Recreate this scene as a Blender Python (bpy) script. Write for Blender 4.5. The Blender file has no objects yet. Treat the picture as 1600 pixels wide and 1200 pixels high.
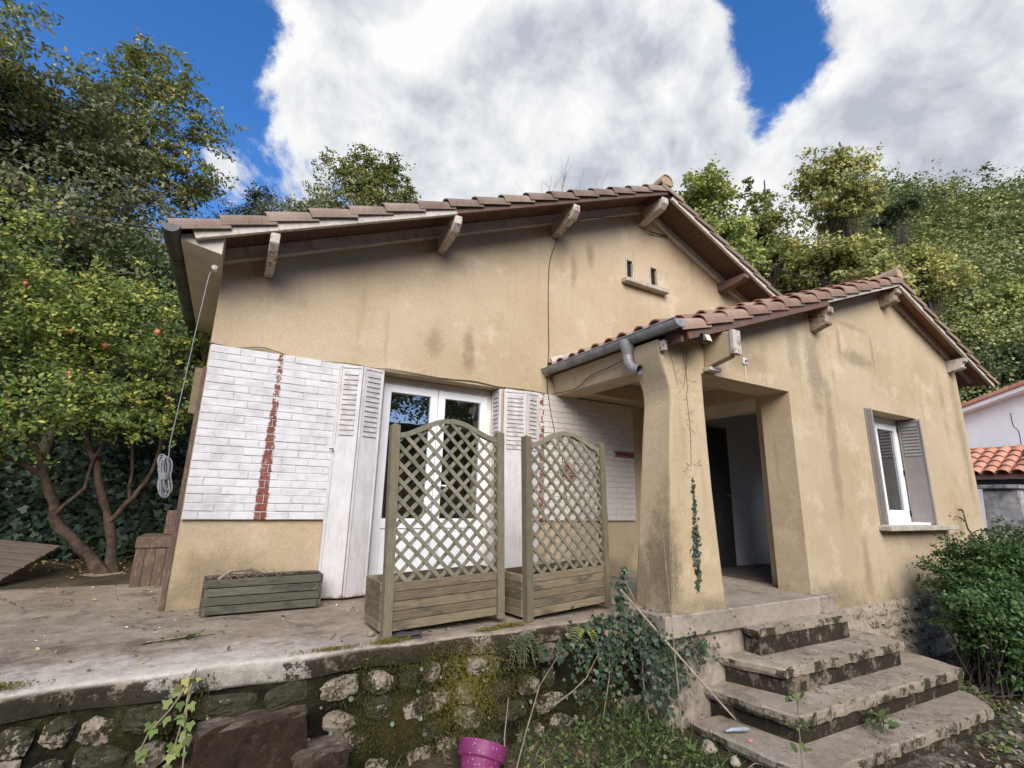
import bpy, bmesh, math, random
import numpy as np
from mathutils import Vector, Matrix

SC = bpy.context.scene
COL = SC.collection
random.seed(7)
RNG = np.random.default_rng(11)
rad = math.radians

# ------------------------------------------------------------------ camera
YAW, PITCH, ROLL, FPX = rad(29.6), rad(13.386), rad(1.351), 758.5
fw = Vector((math.sin(YAW)*math.cos(PITCH), math.cos(YAW)*math.cos(PITCH), math.sin(PITCH)))
rt0 = Vector((math.cos(YAW), -math.sin(YAW), 0)); up0 = rt0.cross(fw)
rt = math.cos(ROLL)*rt0 + math.sin(ROLL)*up0
up = -math.sin(ROLL)*rt0 + math.cos(ROLL)*up0
EYE = Vector((0, 0, 0.92))
camd = bpy.data.cameras.new('camera'); cam = bpy.data.objects.new('camera', camd); COL.objects.link(cam)
cam.matrix_world = Matrix(((rt.x, up.x, -fw.x, EYE.x), (rt.y, up.y, -fw.y, EYE.y), (rt.z, up.z, -fw.z, EYE.z), (0, 0, 0, 1)))
camd.sensor_width = 36; camd.lens = FPX/1600*36; camd.clip_start = 0.05; camd.clip_end = 2000
SC.camera = cam

# ------------------------------------------------------------------ world, sun, exposure
SUN_DIR = Vector((-0.40, -0.90, 0.64)).normalized()      # towards the sun
world = bpy.data.worlds.new('World'); SC.world = world; world.use_nodes = True
SC.view_settings.view_transform = 'Standard'; SC.view_settings.look = 'None'
SC.view_settings.gamma = 1; SC.view_settings.exposure = 1.05
SC.view_settings.use_curve_mapping = False
sund = bpy.data.lights.new('sun', 'SUN'); sun = bpy.data.objects.new('sun', sund); COL.objects.link(sun)
sund.energy = 2.7; sund.angle = rad(44); sund.color = (1.0, 0.95, 0.87)
sun.rotation_euler = SUN_DIR.to_track_quat('Z', 'Y').to_euler()


class NT:
    """small helper for node trees"""
    def __init__(s, tree):
        s.t = tree; s.n = tree.nodes; s.l = tree.links
    def new(s, kind, **kw):
        nd = s.n.new(kind)
        for k, v in kw.items(): setattr(nd, k, v)
        return nd
    def put(s, sock, val):
        if isinstance(val, bpy.types.NodeSocket): s.l.new(val, sock)
        elif isinstance(val, (tuple, list)):
            if len(val) == 3 and sock.type == 'RGBA': val = (*val, 1)
            sock.default_value = val
        else: sock.default_value = val
    def math(s, op, a, b=0.0, c=None, clamp=False):
        nd = s.new('ShaderNodeMath', operation=op, use_clamp=clamp)
        s.put(nd.inputs[0], a); s.put(nd.inputs[1], b)
        if c is not None: s.put(nd.inputs[2], c)
        return nd.outputs[0]
    def vmath(s, op, a, b=(0, 0, 0)):
        nd = s.new('ShaderNodeVectorMath', operation=op)
        s.put(nd.inputs[0], a); s.put(nd.inputs[1], b)
        return nd.outputs['Value'] if op in ('LENGTH', 'DOT_PRODUCT', 'DISTANCE') else nd.outputs[0]
    def noise(s, vec, scale=5, detail=4, rough=0.55, dist=0.0):
        nd = s.new('ShaderNodeTexNoise'); s.put(nd.inputs['Vector'], vec)
        s.put(nd.inputs['Scale'], scale); s.put(nd.inputs['Detail'], detail); s.put(nd.inputs['Roughness'], rough); s.put(nd.inputs['Distortion'], dist)
        return nd.outputs['Fac']
    def voronoi(s, vec, scale=5, feature='F1'):
        nd = s.new('ShaderNodeTexVoronoi', feature=feature); s.put(nd.inputs['Vector'], vec); s.put(nd.inputs['Scale'], scale)
        return nd
    def mapv(s, vec, loc=(0, 0, 0), rot=(0, 0, 0), scale=(1, 1, 1)):
        nd = s.new('ShaderNodeMapping'); s.put(nd.inputs['Vector'], vec)
        s.put(nd.inputs['Location'], loc); s.put(nd.inputs['Rotation'], rot); s.put(nd.inputs['Scale'], scale)
        return nd.outputs[0]
    def ramp(s, fac, stops, interp='LINEAR'):
        nd = s.new('ShaderNodeValToRGB'); s.put(nd.inputs[0], fac); cr = nd.color_ramp; cr.interpolation = interp
        while len(cr.elements) < len(stops): cr.elements.new(0.5)
        for e, (p, c) in zip(cr.elements, stops):
            e.position = p; e.color = (*c, 1) if len(c) == 3 else c
        return nd.outputs[0]
    def smooth(s, x, lo, hi, a=0.0, b=1.0):
        nd = s.new('ShaderNodeMapRange', interpolation_type='SMOOTHSTEP')
        s.put(nd.inputs[0], x); s.put(nd.inputs[1], lo); s.put(nd.inputs[2], hi); s.put(nd.inputs[3], a); s.put(nd.inputs[4], b)
        return nd.outputs[0]
    def mix(s, fac, a, b, blend='MIX'):
        nd = s.new('ShaderNodeMix', data_type='RGBA', blend_type=blend)
        s.put(nd.inputs[0], fac); s.put(nd.inputs[6], a); s.put(nd.inputs[7], b)
        return nd.outputs[2]
    def sep(s, vec):
        nd = s.new('ShaderNodeSeparateXYZ'); s.put(nd.inputs[0], vec); return nd.outputs
    def comb(s, x, y, z):
        nd = s.new('ShaderNodeCombineXYZ'); s.put(nd.inputs[0], x); s.put(nd.inputs[1], y); s.put(nd.inputs[2], z); return nd.outputs[0]
    def bump(s, h, strength=0.3, dist=0.01, normal=None):
        nd = s.new('ShaderNodeBump'); s.put(nd.inputs['Height'], h); nd.inputs['Strength'].default_value = strength; nd.inputs['Distance'].default_value = dist
        if normal is not None: s.put(nd.inputs['Normal'], normal)
        return nd.outputs[0]
    def pos(s): return s.new('ShaderNodeNewGeometry').outputs['Position']
    def nrm(s): return s.new('ShaderNodeNewGeometry').outputs['Normal']
    def objc(s): return s.new('ShaderNodeTexCoord').outputs['Object']
    def rnd(s): return s.new('ShaderNodeObjectInfo').outputs['Random']


# the sky: clear Nishita blue with a broken layer of cumulus, all as a function of world direction
w = NT(world.node_tree); world.node_tree.nodes.clear()
sky = w.new('ShaderNodeTexSky', sky_type='NISHITA'); sky.sun_disc = False
sky.sun_elevation = math.asin(SUN_DIR.z); sky.sun_rotation = math.atan2(SUN_DIR.x, SUN_DIR.y)
sky.air_density = 1.0; sky.dust_density = 0.4; sky.ozone_density = 3.0
dirv = w.new('ShaderNodeTexCoord').outputs['Generated']
dx, dy, dz = w.sep(dirv)
den = w.math('ADD', w.math('MAXIMUM', dz, 0.0), 0.3)
cp = w.comb(w.math('DIVIDE', dx, den), w.math('DIVIDE', dy, den), 0.0)
n1 = w.noise(w.mapv(dirv, loc=(3.1, 1.7, 0.4)), 4.6, 12, 0.66, 0.3)
n2 = w.noise(w.mapv(dirv, loc=(7.3, 2.2, 1.9)), 1.7, 5, 0.5)
field = w.math('ADD', w.math('MULTIPLY', n1, 1.05), w.math('MULTIPLY', n2, 0.16))
for (cx, cy, ra, rb, ang, amp) in [(0.40, 0.66, 0.34, 0.42, 0.0, 0.42), (1.02, 0.22, 0.34, 0.30, 0.0, 0.42), (0.60, 0.75, 0.3, 0.3, 0, 0.25),
                                   (-0.22, 0.78, 0.19, 0.30, 0.0, -0.34), (0.58, 0.31, 0.09, 0.06, 0, -0.30), (0.655, 0.345, 0.075, 0.06, 0, -0.25), (0.72, 0.395, 0.05, 0.05, 0, -0.22), (0.765, 0.445, 0.035, 0.035, 0, -0.20), (0.52, 0.33, 0.03, 0.02, 0, -0.15),
                                   (-0.33, 0.93, 0.06, 0.05, 0.3, 0.22), (-0.10, 1.06, 0.05, 0.10, 0.0, 0.26), (0.0, 0.62, 0.1, 0.05, 0.3, 0.22), (0.03, 0.84, 0.11, 0.18, 0, 0.20)]:
    q = w.mapv(w.vmath('SUBTRACT', cp, (cx, cy, 0)), rot=(0, 0, -ang), scale=(1, 1, 1))
    q = w.vmath('DIVIDE', q, (ra, rb, 1))
    g = w.math('EXPONENT', w.math('MULTIPLY', w.vmath('DOT_PRODUCT', q, q), -1.0))
    field = w.math('MULTIPLY_ADD', g, amp, field)
mask = w.smooth(field, 0.635, 0.80)
# billows: each puff is brighter on the side that faces the light
def puff(off_): return w.noise(w.mapv(dirv, loc=(0.3 + off_[0], 5.2 + off_[1], 2.0 + off_[2])), 5.2, 8, 0.56, 0.25)
rel = w.math('SUBTRACT', puff((0, 0, 0)), puff((-0.030, -0.020, 0.045)))
n3 = w.noise(w.mapv(dirv, loc=(9.3, 4.2, 7.0)), 3.0, 7, 0.6, 0.3)
shade = w.math('ADD', w.math('MULTIPLY', w.smooth(field, 0.70, 1.15), 0.36), w.math('MULTIPLY', w.smooth(n3, 0.30, 0.70), 0.34))
shade = w.math('ADD', shade, w.math('MULTIPLY', rel, 2.2))
ccol = w.ramp(shade, [(0.10, (1.05, 1.05, 1.04)), (0.40, (0.85, 0.87, 0.905)), (0.80, (0.54, 0.575, 0.655))])
bgs = w.new('ShaderNodeBackground'); hs = w.new('ShaderNodeHueSaturation'); w.put(hs.inputs['Color'], sky.outputs[0]); hs.inputs['Saturation'].default_value = 1.30; w.put(bgs.inputs[0], w.mix(1.0, hs.outputs[0], (1.25, 0.97, 1.08), 'MULTIPLY')); bgs.inputs[1].default_value = 0.10
bgc = w.new('ShaderNodeBackground'); w.put(bgc.inputs[0], ccol); bgc.inputs[1].default_value = 0.455
mxs = w.new('ShaderNodeMixShader'); w.put(mxs.inputs[0], mask); w.l.new(bgs.outputs[0], mxs.inputs[1]); w.l.new(bgc.outputs[0], mxs.inputs[2])
wo = w.new('ShaderNodeOutputWorld'); w.l.new(mxs.outputs[0], wo.inputs[0])


# ------------------------------------------------------------------ object helpers
OFF = {}
def off(o):
    return OFF.get(o.name, Vector((0, 0, 0))) if o else Vector((0, 0, 0))

def tag(o, label=None, cat=None, group=None, kind=None):
    if label: o['label'] = label
    if cat: o['category'] = cat
    if group: o['group'] = group
    if kind: o['kind'] = kind
    return o

def thing(name, label, cat, loc=(0, 0, 0), group=None, rotz=0.0):
    o = bpy.data.objects.new(name, None); COL.objects.link(o); o.location = loc; o.rotation_euler = (0, 0, rotz)
    o.empty_display_size = 0.1
    OFF[o.name] = Vector(loc)
    return tag(o, label, cat, group)

def put(mesh, name, parent=None, loc=None, rot=None, mat=None):
    """link a mesh; loc is in world space, parents are unrotated unless built in local space"""
    o = bpy.data.objects.new(name, mesh); COL.objects.link(o)
    if mat is not None and not mesh.materials: mesh.materials.append(mat)
    if parent is not None:
        o.parent = parent; OFF[o.name] = off(parent) if loc is None else Vector(loc)
        o.location = (Vector(loc) - off(parent)) if loc is not None else (0, 0, 0)
    elif loc is not None:
        o.location = loc; OFF[o.name] = Vector(loc)
    if rot is not None: o.rotation_euler = rot
    return o

def copy_tree(o, parent=None):
    c = o.copy(); COL.objects.link(c)
    if parent: c.parent = parent
    for ch in [x for x in COL.objects if x.parent == o]: copy_tree(ch, c)
    return c


class MB:
    """collects shapes (world coordinates) into one mesh"""
    def __init__(s): s.v = []; s.f = []; s.sm = []
    def add(s, vs, fs, smooth=False):
        b = len(s.v); s.v += [tuple(v) for v in vs]; s.f += [tuple(i + b for i in f) for f in fs]; s.sm += [smooth]*len(fs); return s
    def box(s, a, b):
        (x0, y0, z0), (x1, y1, z1) = a, b
        return s.add([(x0, y0, z0), (x1, y0, z0), (x1, y1, z0), (x0, y1, z0), (x0, y0, z1), (x1, y0, z1), (x1, y1, z1), (x0, y1, z1)],
                     [(0, 3, 2, 1), (4, 5, 6, 7), (0, 1, 5, 4), (1, 2, 6, 5), (2, 3, 7, 6), (3, 0, 4, 7)])
    def obox(s, c, ax, ay, az):
        """oriented box: centre and three half-axis vectors"""
        c, ax, ay, az = Vector(c), Vector(ax), Vector(ay), Vector(az)
        vs = [c + i*ax + j*ay + k*az for k in (-1, 1) for (i, j) in ((-1, -1), (1, -1), (1, 1), (-1, 1))]
        return s.add(vs, [(0, 3, 2, 1), (4, 5, 6, 7), (0, 1, 5, 4), (1, 2, 6, 5), (2, 3, 7, 6), (3, 0, 4, 7)])
    def bar(s, p, q, wd, ht, upv=(0, 0, 1)):
        p, q = Vector(p), Vector(q); d = (q - p); u = Vector(upv); sd = d.cross(u).normalized(); u2 = sd.cross(d).normalized()
        return s.obox((p + q)/2, d/2, sd*wd/2, u2*ht/2)
    def prism(s, poly, axis, a, b):
        """2D polygon extruded along an axis: axis 'y' takes (x,z); 'x' takes (y,z); 'z' takes (x,y)"""
        def m(p, t):
            return {'y': (p[0], t, p[1]), 'x': (t, p[0], p[1]), 'z': (p[0], p[1], t)}[axis]
        n = len(poly); vs = [m(p, a) for p in poly] + [m(p, b) for p in poly]
        fs = [tuple(range(n)), tuple(range(2*n - 1, n - 1, -1))] + [(i, i + n, (i + 1) % n + n, (i + 1) % n) for i in range(n)]
        return s.add(vs, fs)
    def tube(s, path, r, n=8, caps=True, smooth=True):
        path = [Vector(p) for p in path]; k = len(path)
        rs = r if isinstance(r, (list, tuple)) else [r]*k
        vs = []; ref = Vector((0.31, 0.12, 0.94))
        for i, p in enumerate(path):
            d = (path[min(i + 1, k - 1)] - path[max(i - 1, 0)])
            if d.length < 1e-9: d = Vector((0, 0, 1))
            d.normalize()
            if i == 0:
                a = d.cross(ref)
                if a.length < 1e-3: a = d.cross(Vector((1, 0, 0)))
            else:
                a = a - d*a.dot(d)
                if a.length < 1e-4: a = d.cross(ref)
            a.normalize(); b = d.cross(a)
            for j in range(n):
                t = 2*math.pi*j/n; vs.append(p + (a*math.cos(t) + b*math.sin(t))*rs[i])
        fs = [(i*n + j, i*n + (j + 1) % n, (i + 1)*n + (j + 1) % n, (i + 1)*n + j) for i in range(k - 1) for j in range(n)]
        s.add(vs, fs, smooth)
        if caps:
            s.add(vs[:n], [tuple(range(n - 1, -1, -1))]); s.add(vs[-n:], [tuple(range(n))])
        return s
    def loft(s, rings, smooth=False, caps=True):
        n = len(rings[0]); vs = [p for r in rings for p in r]
        fs = [(i*n + j, i*n + (j + 1) % n, (i + 1)*n + (j + 1) % n, (i + 1)*n + j) for i in range(len(rings) - 1) for j in range(n)]
        s.add(vs, fs, smooth)
        if caps: s.add(rings[0], [tuple(range(n - 1, -1, -1))]); s.add(rings[-1], [tuple(range(n))])
        return s
    def lathe(s, prof, c, n=24, axis=None, smooth=True):
        """profile (r, h) about an axis through c"""
        c = Vector(c); az = Vector(axis or (0, 0, 1)).normalized(); ax = az.cross(Vector((0.3, 0.9, 0.2))).normalized(); ay = az.cross(ax)
        vs = [c + az*h + (ax*math.cos(2*math.pi*j/n) + ay*math.sin(2*math.pi*j/n))*r for (r, h) in prof for j in range(n)]
        fs = [(i*n + j, i*n + (j + 1) % n, (i + 1)*n + (j + 1) % n, (i + 1)*n + j) for i in range(len(prof) - 1) for j in range(n)]
        return s.add(vs, fs, smooth)
    def mesh(s, name, mat=None, bevel=0.0, seg=1, origin=(0, 0, 0), fix=True, jitter=0.0, cuts=0):
        me = bpy.data.meshes.new(name); o = Vector(origin)
        me.from_pydata([(v[0] - o.x, v[1] - o.y, v[2] - o.z) for v in s.v], [], s.f)
        me.polygons.foreach_set('use_smooth', s.sm)
        if fix or bevel or jitter or cuts:
            bm = bmesh.new(); bm.from_mesh(me)
            if fix: bmesh.ops.recalc_face_normals(bm, faces=bm.faces)
            if cuts: bmesh.ops.subdivide_edges(bm, edges=bm.edges[:], cuts=cuts, use_grid_fill=True)
            if bevel:
                ed = [e for e in bm.edges if len(e.link_faces) == 2 and e.calc_face_angle(0) > 0.5]
                bmesh.ops.bevel(bm, geom=ed, offset=bevel, segments=seg, affect='EDGES', clamp_overlap=True)
            if jitter:
                for v in bm.verts: v.co += Vector((random.uniform(-1, 1), random.uniform(-1, 1), random.uniform(-1, 1)))*jitter
            bm.to_mesh(me); bm.free()
        if mat is not None: me.materials.append(mat)
        return me
    def build(s, name, mat, parent=None, bevel=0.0, seg=1, origin=None, jitter=0.0, fix=True, cuts=0):
        """origin: world point to become the object's own origin"""
        me = s.mesh(name, mat, bevel, seg, origin if origin is not None else off(parent), fix, jitter, cuts)
        return put(me, name, parent, loc=origin)
# ------------------------------------------------------------------ materials
def newmat(name, rough=0.8, spec=0.3):
    m = bpy.data.materials.new(name); m.use_nodes = True; t = NT(m.node_tree)
    b = m.node_tree.nodes['Principled BSDF']; b.inputs['Roughness'].default_value = rough
    b.inputs['Specular IOR Level'].default_value = spec
    return m, t, b

def simple(name, col, rough=0.8, spec=0.3, metal=0.0, var=0.12, scale=6.0, bump=0.0, bscale=60):
    m, t, b = newmat(name, rough, spec); b.inputs['Metallic'].default_value = metal
    p = t.pos(); f = t.noise(p, scale, 5, 0.6)
    dk = tuple(c*(1 - var*1.6) for c in col); lt = tuple(min(1, c*(1 + var*1.2)) for c in col)
    col_s = t.ramp(f, [(0.3, dk), (0.7, lt)])
    t.put(b.inputs['Base Color'], col_s)
    if bump: t.put(b.inputs['Normal'], t.bump(t.noise(p, bscale, 4, 0.6), bump, 0.01))
    return m

def ellipse_field(t, p, items, nz):
    """max over soft ellipsoids (x,y,z,rx,ry,rz,amp); nz perturbs the rim"""
    acc = None
    for (x, y, z, rx, ry, rz, amp) in items:
        q = t.vmath('DIVIDE', t.vmath('SUBTRACT', p, (x, y, z)), (rx, ry, rz))
        d = t.math('ADD', t.vmath('LENGTH', q), nz)
        v = t.smooth(d, 1.1, 0.25, 0.0, amp)
        acc = v if acc is None else t.math('MAXIMUM', acc, v)
    return acc

def stucco(name, base, stains, base_z=0.0, warm=0.5):
    m, t, b = newmat(name, 0.95, 0.15)
    p = t.pos(); x, y, z = t.sep(p)
    big = t.noise(p, 0.9, 4, 0.55); mid = t.noise(p, 4.0, 5, 0.6); fine = t.noise(p, 62, 6, 0.78, 1.2); gr = t.noise(p, 230, 2, 0.6)
    c0 = tuple(v*0.88 for v in base); c1 = tuple(v*1.07 for v in base)
    col = t.ramp(big, [(0.32, (c0[0], c0[1]*0.96, c0[2]*0.86)), (0.68, c1)])
    col = t.mix(t.smooth(mid, 0.45, 0.75, 0, 0.30), col, tuple(min(1, v*1.22) for v in base))
    col = t.mix(t.smooth(t.noise(p, 2.0, 4, 0.6), 0.52, 0.75, 0, 0.38), col, (base[0]*0.82, base[1]*0.72, base[2]*0.56))
    # grains of the roughcast: paler crests, dirt in the pits
    col = t.mix(t.smooth(fine, 0.40, 0.66, 0.34, 0.0), col, (base[0]*0.42, base[1]*0.40, base[2]*0.36))
    # rain streaks
    st = t.noise(t.mapv(p, scale=(5.0, 5.0, 0.35)), 1.6, 5, 0.6)
    col = t.mix(t.smooth(st, 0.58, 0.80, 0, 0.38), col, (base[0]*0.36, base[1]*0.34, base[2]*0.30))
    blot = t.noise(t.mapv(p, loc=(11, 3, 5)), 1.7, 7, 0.7)
    col = t.mix(t.smooth(blot, 0.54, 0.66, 0, 0.40), col, (min(1, base[0]*1.25), base[1]*1.27, base[2]*1.34))
    col = t.mix(t.smooth(t.noise(t.mapv(p, loc=(2, 9, 4)), 3.4, 6, 0.72), 0.56, 0.70, 0, 0.34), col, (base[0]*0.66, base[1]*0.60, base[2]*0.52))
    ck = t.voronoi(t.vmath('ADD', p, t.comb(t.math('MULTIPLY', mid, 0.5), 0.0, t.math('MULTIPLY', blot, 0.6))), 0.9, 'DISTANCE_TO_EDGE').outputs['Distance']
    col = t.mix(t.math('MULTIPLY', t.smooth(ck, 0.004, 0.001, 0, 0.16), t.smooth(big, 0.45, 0.6)), col, (base[0]*0.30, base[1]*0.28, base[2]*0.25))
    nz = t.math('MULTIPLY', t.math('SUBTRACT', t.noise(p, 5.0, 7, 0.75), 0.5), 2.0)
    sf = ellipse_field(t, p, stains, nz)
    sf = t.math('MULTIPLY', sf, t.smooth(fine, 0.25, 0.7, 1.0, 0.55))
    col = t.mix(sf, col, (0.085, 0.065, 0.04))
    # green and grey film rising from the ground
    gz = t.math('ADD', z, t.math('MULTIPLY', t.math('SUBTRACT', t.noise(p, 3.2, 5, 0.65), 0.5), 1.1))
    col = t.mix(t.smooth(gz, base_z + 0.42, base_z - 0.15, 0, 0.72), col, (0.13, 0.115, 0.06))
    t.put(b.inputs['Base Color'], col)
    h = t.math('ADD', t.math('MULTIPLY', fine, 1.0), t.math('MULTIPLY', gr, 0.5))
    nb = t.bump(h, 0.45, 0.008); nb = t.bump(t.noise(p, 21, 4, 0.6), 0.3, 0.012, nb)
    t.put(b.inputs['Normal'], nb)
    return m

BEIGE = (0.525, 0.42, 0.282)
M = {}
M['stucco'] = stucco('stucco_main', BEIGE, [
    (0.10, 4.95, 2.86, 0.34, 1, 0.26, 0.36), (1.85, 4.95, 3.66, 0.36, 1, 0.30, 0.38), (3.52, 4.95, 4.28, 0.20, 1, 0.38, 0.42), (4.05, 4.95, 4.35, 0.10, 1, 0.22, 0.6),
    (1.80, 4.95, 2.62, 0.13, 1, 0.22, 0.5), (2.22, 4.95, 2.60, 0.10, 1, 0.34, 0.55), (5.1, 4.95, 5.0, 0.3, 1, 0.3, 0.2),
    (0.0, 4.95, 0.18, 0.42, 1, 0.42, 0.5), (3.75, 4.95, 4.05, 0.07, 1, 0.35, 0.45), (1.0, 4.95, 3.3, 1.6, 1, 0.16, 0.10), (2.8, 4.95, 4.1, 0.9, 1, 0.18, 0.10)])
M['stucco_wing'] = stucco('stucco_wing', (0.545, 0.44, 0.296), [
    (5.95, 3.1, 2.55, 0.20, 1, 0.85, 0.62), (6.15, 3.1, 1.6, 0.13, 1, 1.1, 0.5), (4.6, 3.1, 2.45, 0.5, 1, 0.22, 0.38), (5.55, 3.1, 2.75, 0.16, 1, 0.5, 0.42),
    (6.60, 3.1, 3.00, 0.07, 1, 0.30, 0.55), (7.45, 3.1, 2.98, 0.06, 1, 0.30, 0.5), (7.0, 3.1, 2.83, 0.50, 1, 0.13, 0.55), (6.95, 3.1, 3.28, 0.45, 1, 0.05, 0.42),
    (9.95, 3.1, 2.0, 0.16, 1, 1.4, 0.42), (9.45, 3.1, 2.4, 0.12, 1, 0.7, 0.3), (6.55, 3.1, 0.22, 0.10, 1, 0.42, 0.52), (5.75, 3.1, 0.0, 0.55, 1, 0.16, 0.6), (9.3, 3.1, 0.75, 0.18, 1, 0.35, 0.4),
    (7.9, 3.1, 0.52, 0.8, 1, 0.16, 0.35), (9.0, 3.1, 0.2, 0.3, 1, 0.3, 0.25)], -0.25)
M['stucco_pillar'] = stucco('stucco_pillar', (0.555, 0.445, 0.29), [
    (3.30, 3.12, 0.42, 0.17, 0.40, 0.62, 0.86), (3.30, 3.42, 0.2, 0.2, 0.3, 0.45, 0.75), (3.33, 3.05, 1.05, 0.06, 0.3, 0.5, 0.6), (3.66, 3.02, 0.06, 0.5, 0.2, 0.14, 0.55), (3.6, 3.04, 2.4, 0.4, 0.2, 0.25, 0.4)], -0.2)

def brickmat():
    m, t, b = newmat('painted_brick', 0.72, 0.3)
    p = t.pos(); x, y, z = t.sep(p)
    r = t.rnd()
    base = t.ramp(t.noise(p, 7, 5, 0.65), [(0.28, (0.44, 0.425, 0.405)), (0.5, (0.585, 0.57, 0.55)), (0.75, (0.66, 0.645, 0.625))])
    base = t.mix(t.math('MULTIPLY', r, 0.16), base, (0.55, 0.54, 0.53))
    # grey rub marks and specks
    base = t.mix(t.smooth(t.noise(p, 26, 4, 0.7), 0.62, 0.78, 0, 0.5), base, (0.38, 0.35, 0.33))
    jag = t.math('MULTIPLY', t.math('SUBTRACT', t.noise(p, 22, 4, 0.7), 0.5), 0.20)
    fine = t.noise(p, 60, 4, 0.7)
    # strip where a downpipe was taken off: red brick bare, wider towards the ground, more patchy higher up
    def strip(x0, w0, w1, zz0, zz1, hole_lo, hole_hi):
        tt = t.smooth(z, zz0, zz1)
        half = t.math('ADD', t.math('MULTIPLY', t.math('SUBTRACT', 1.0, tt), w0), t.math('MULTIPLY', tt, w1))
        d = t.math('SUBTRACT', t.math('ADD', t.math('ABSOLUTE', t.math('SUBTRACT', x, x0)), t.math('MULTIPLY', jag, 0.35)), half)
        inside = t.smooth(d, 0.006, -0.006)
        holes = t.smooth(t.math('ADD', t.noise(p, 20, 4, 0.7), t.math('MULTIPLY', tt, hole_hi)), hole_lo, hole_lo + 0.05, 1, 0)
        return t.math('MULTIPLY', inside, holes)
    s1 = strip(0.285, 0.047, 0.022, 0.7, 2.1, 0.65, 0.15)
    s2 = strip(3.215, 0.046, 0.040, 0.7, 2.2, 0.56, 0.10)
    red = t.math('MAXIMUM', s1, s2)
    for (bx0, bx1, bz0, bz1) in [(4.36, 5.1, 1.50, 1.57)]:
        ins = t.math('MULTIPLY', t.smooth(t.math('ADD', x, jag), bx0, bx0 + .02), t.math('MULTIPLY', t.smooth(z, bz0 - .01, bz0), t.smooth(z, bz1 + .01, bz1)))
        red = t.math('MAXIMUM', red, t.math('MULTIPLY', ins, t.smooth(fine, 0.62, 0.68, 1, 0)))
    blob = t.math('ADD', t.vmath('LENGTH', t.vmath('DIVIDE', t.vmath('SUBTRACT', p, (3.62, 4.95, 1.26)), (0.15, 1, 0.13))), t.math('MULTIPLY', jag, 5.5))
    red = t.math('MAXIMUM', red, t.smooth(blob, 0.85, 0.75, 0, 1))
    redc = t.ramp(t.noise(p, 16, 4, 0.7), [(0.3, (0.13, 0.038, 0.025)), (0.55, (0.21, 0.072, 0.048)), (0.75, (0.30, 0.16, 0.12))])
    base = t.mix(t.smooth(t.math('ADD', x, jag), 3.15, 3.45, 0, 0.8), base, t.mix(0.75, base, (0.62, 0.55, 0.43)))
    base = t.mix(red, base, redc)
    t.put(b.inputs['Base Color'], base)
    t.put(b.inputs['Roughness'], t.math('MULTIPLY_ADD', red, 0.2, 0.65))
    t.put(b.inputs['Normal'], t.bump(t.math('ADD', t.noise(p, 45, 5, 0.65), t.math('MULTIPLY', red, -0.4)), 0.35, 0.006))
    return m
M['brick'] = brickmat()

def mortar():
    m, t, b = newmat('painted_mortar', 0.9, 0.2); p = t.pos(); x, y, z = t.sep(p)
    c = t.ramp(t.noise(p, 9, 5, 0.65), [(0.3, (0.36, 0.34, 0.33)), (0.5, (0.52, 0.505, 0.495)), (0.8, (0.62, 0.61, 0.60))])
    t.put(b.inputs['Base Color'], c); t.put(b.inputs['Normal'], t.bump(t.noise(p, 70, 4, 0.6), 0.4, 0.006)); return m
M['mortar'] = mortar()

def tilemat(name, c0, c1, c2, lich):
    m, t, b = newmat(name, 0.9, 0.2); p = t.pos(); r = t.rnd()
    n = t.noise(p, 3.5, 5, 0.62)
    c = t.ramp(t.math('ADD', t.math('MULTIPLY', n, 0.75), t.math('MULTIPLY', r, 0.3)), [(0.25, c0), (0.5, c1), (0.8, c2)])
    c = t.mix(t.smooth(t.noise(t.mapv(p, scale=(6, 6, 1)), 9, 4, 0.7), 0.5, 0.75, 0, 0.55), c, (0.055, 0.042, 0.038))
    c = t.mix(t.smooth(t.noise(p, 15, 5, 0.7), 0.60, 0.72, 0, lich), c, (0.30, 0.26, 0.20))
    t.put(b.inputs['Base Color'], c)
    t.put(b.inputs['Normal'], t.bump(t.noise(p, 70, 4, 0.65), 0.5, 0.008)); return m
M['tile'] = tilemat('roof_tile_weathered', (0.13, 0.092, 0.072), (0.215, 0.156, 0.122), (0.32, 0.245, 0.195), 0.45)
M['tile_wing'] = tilemat('roof_tile_wing', (0.17, 0.112, 0.080), (0.27, 0.182, 0.130), (0.38, 0.275, 0.20), 0.45)
M['tile_rim'] = simple('tile_fresh_edge', (0.52, 0.22, 0.115), 0.85, var=0.2, scale=25)
M['ridge'] = tilemat('ridge_tile_lichen', (0.26, 0.19, 0.11), (0.38, 0.28, 0.18), (0.45, 0.36, 0.22), 0.5)
M['tile_new'] = tilemat('orange_tile', (0.40, 0.165, 0.10), (0.52, 0.24, 0.155), (0.60, 0.34, 0.24), 0.15)

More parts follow.
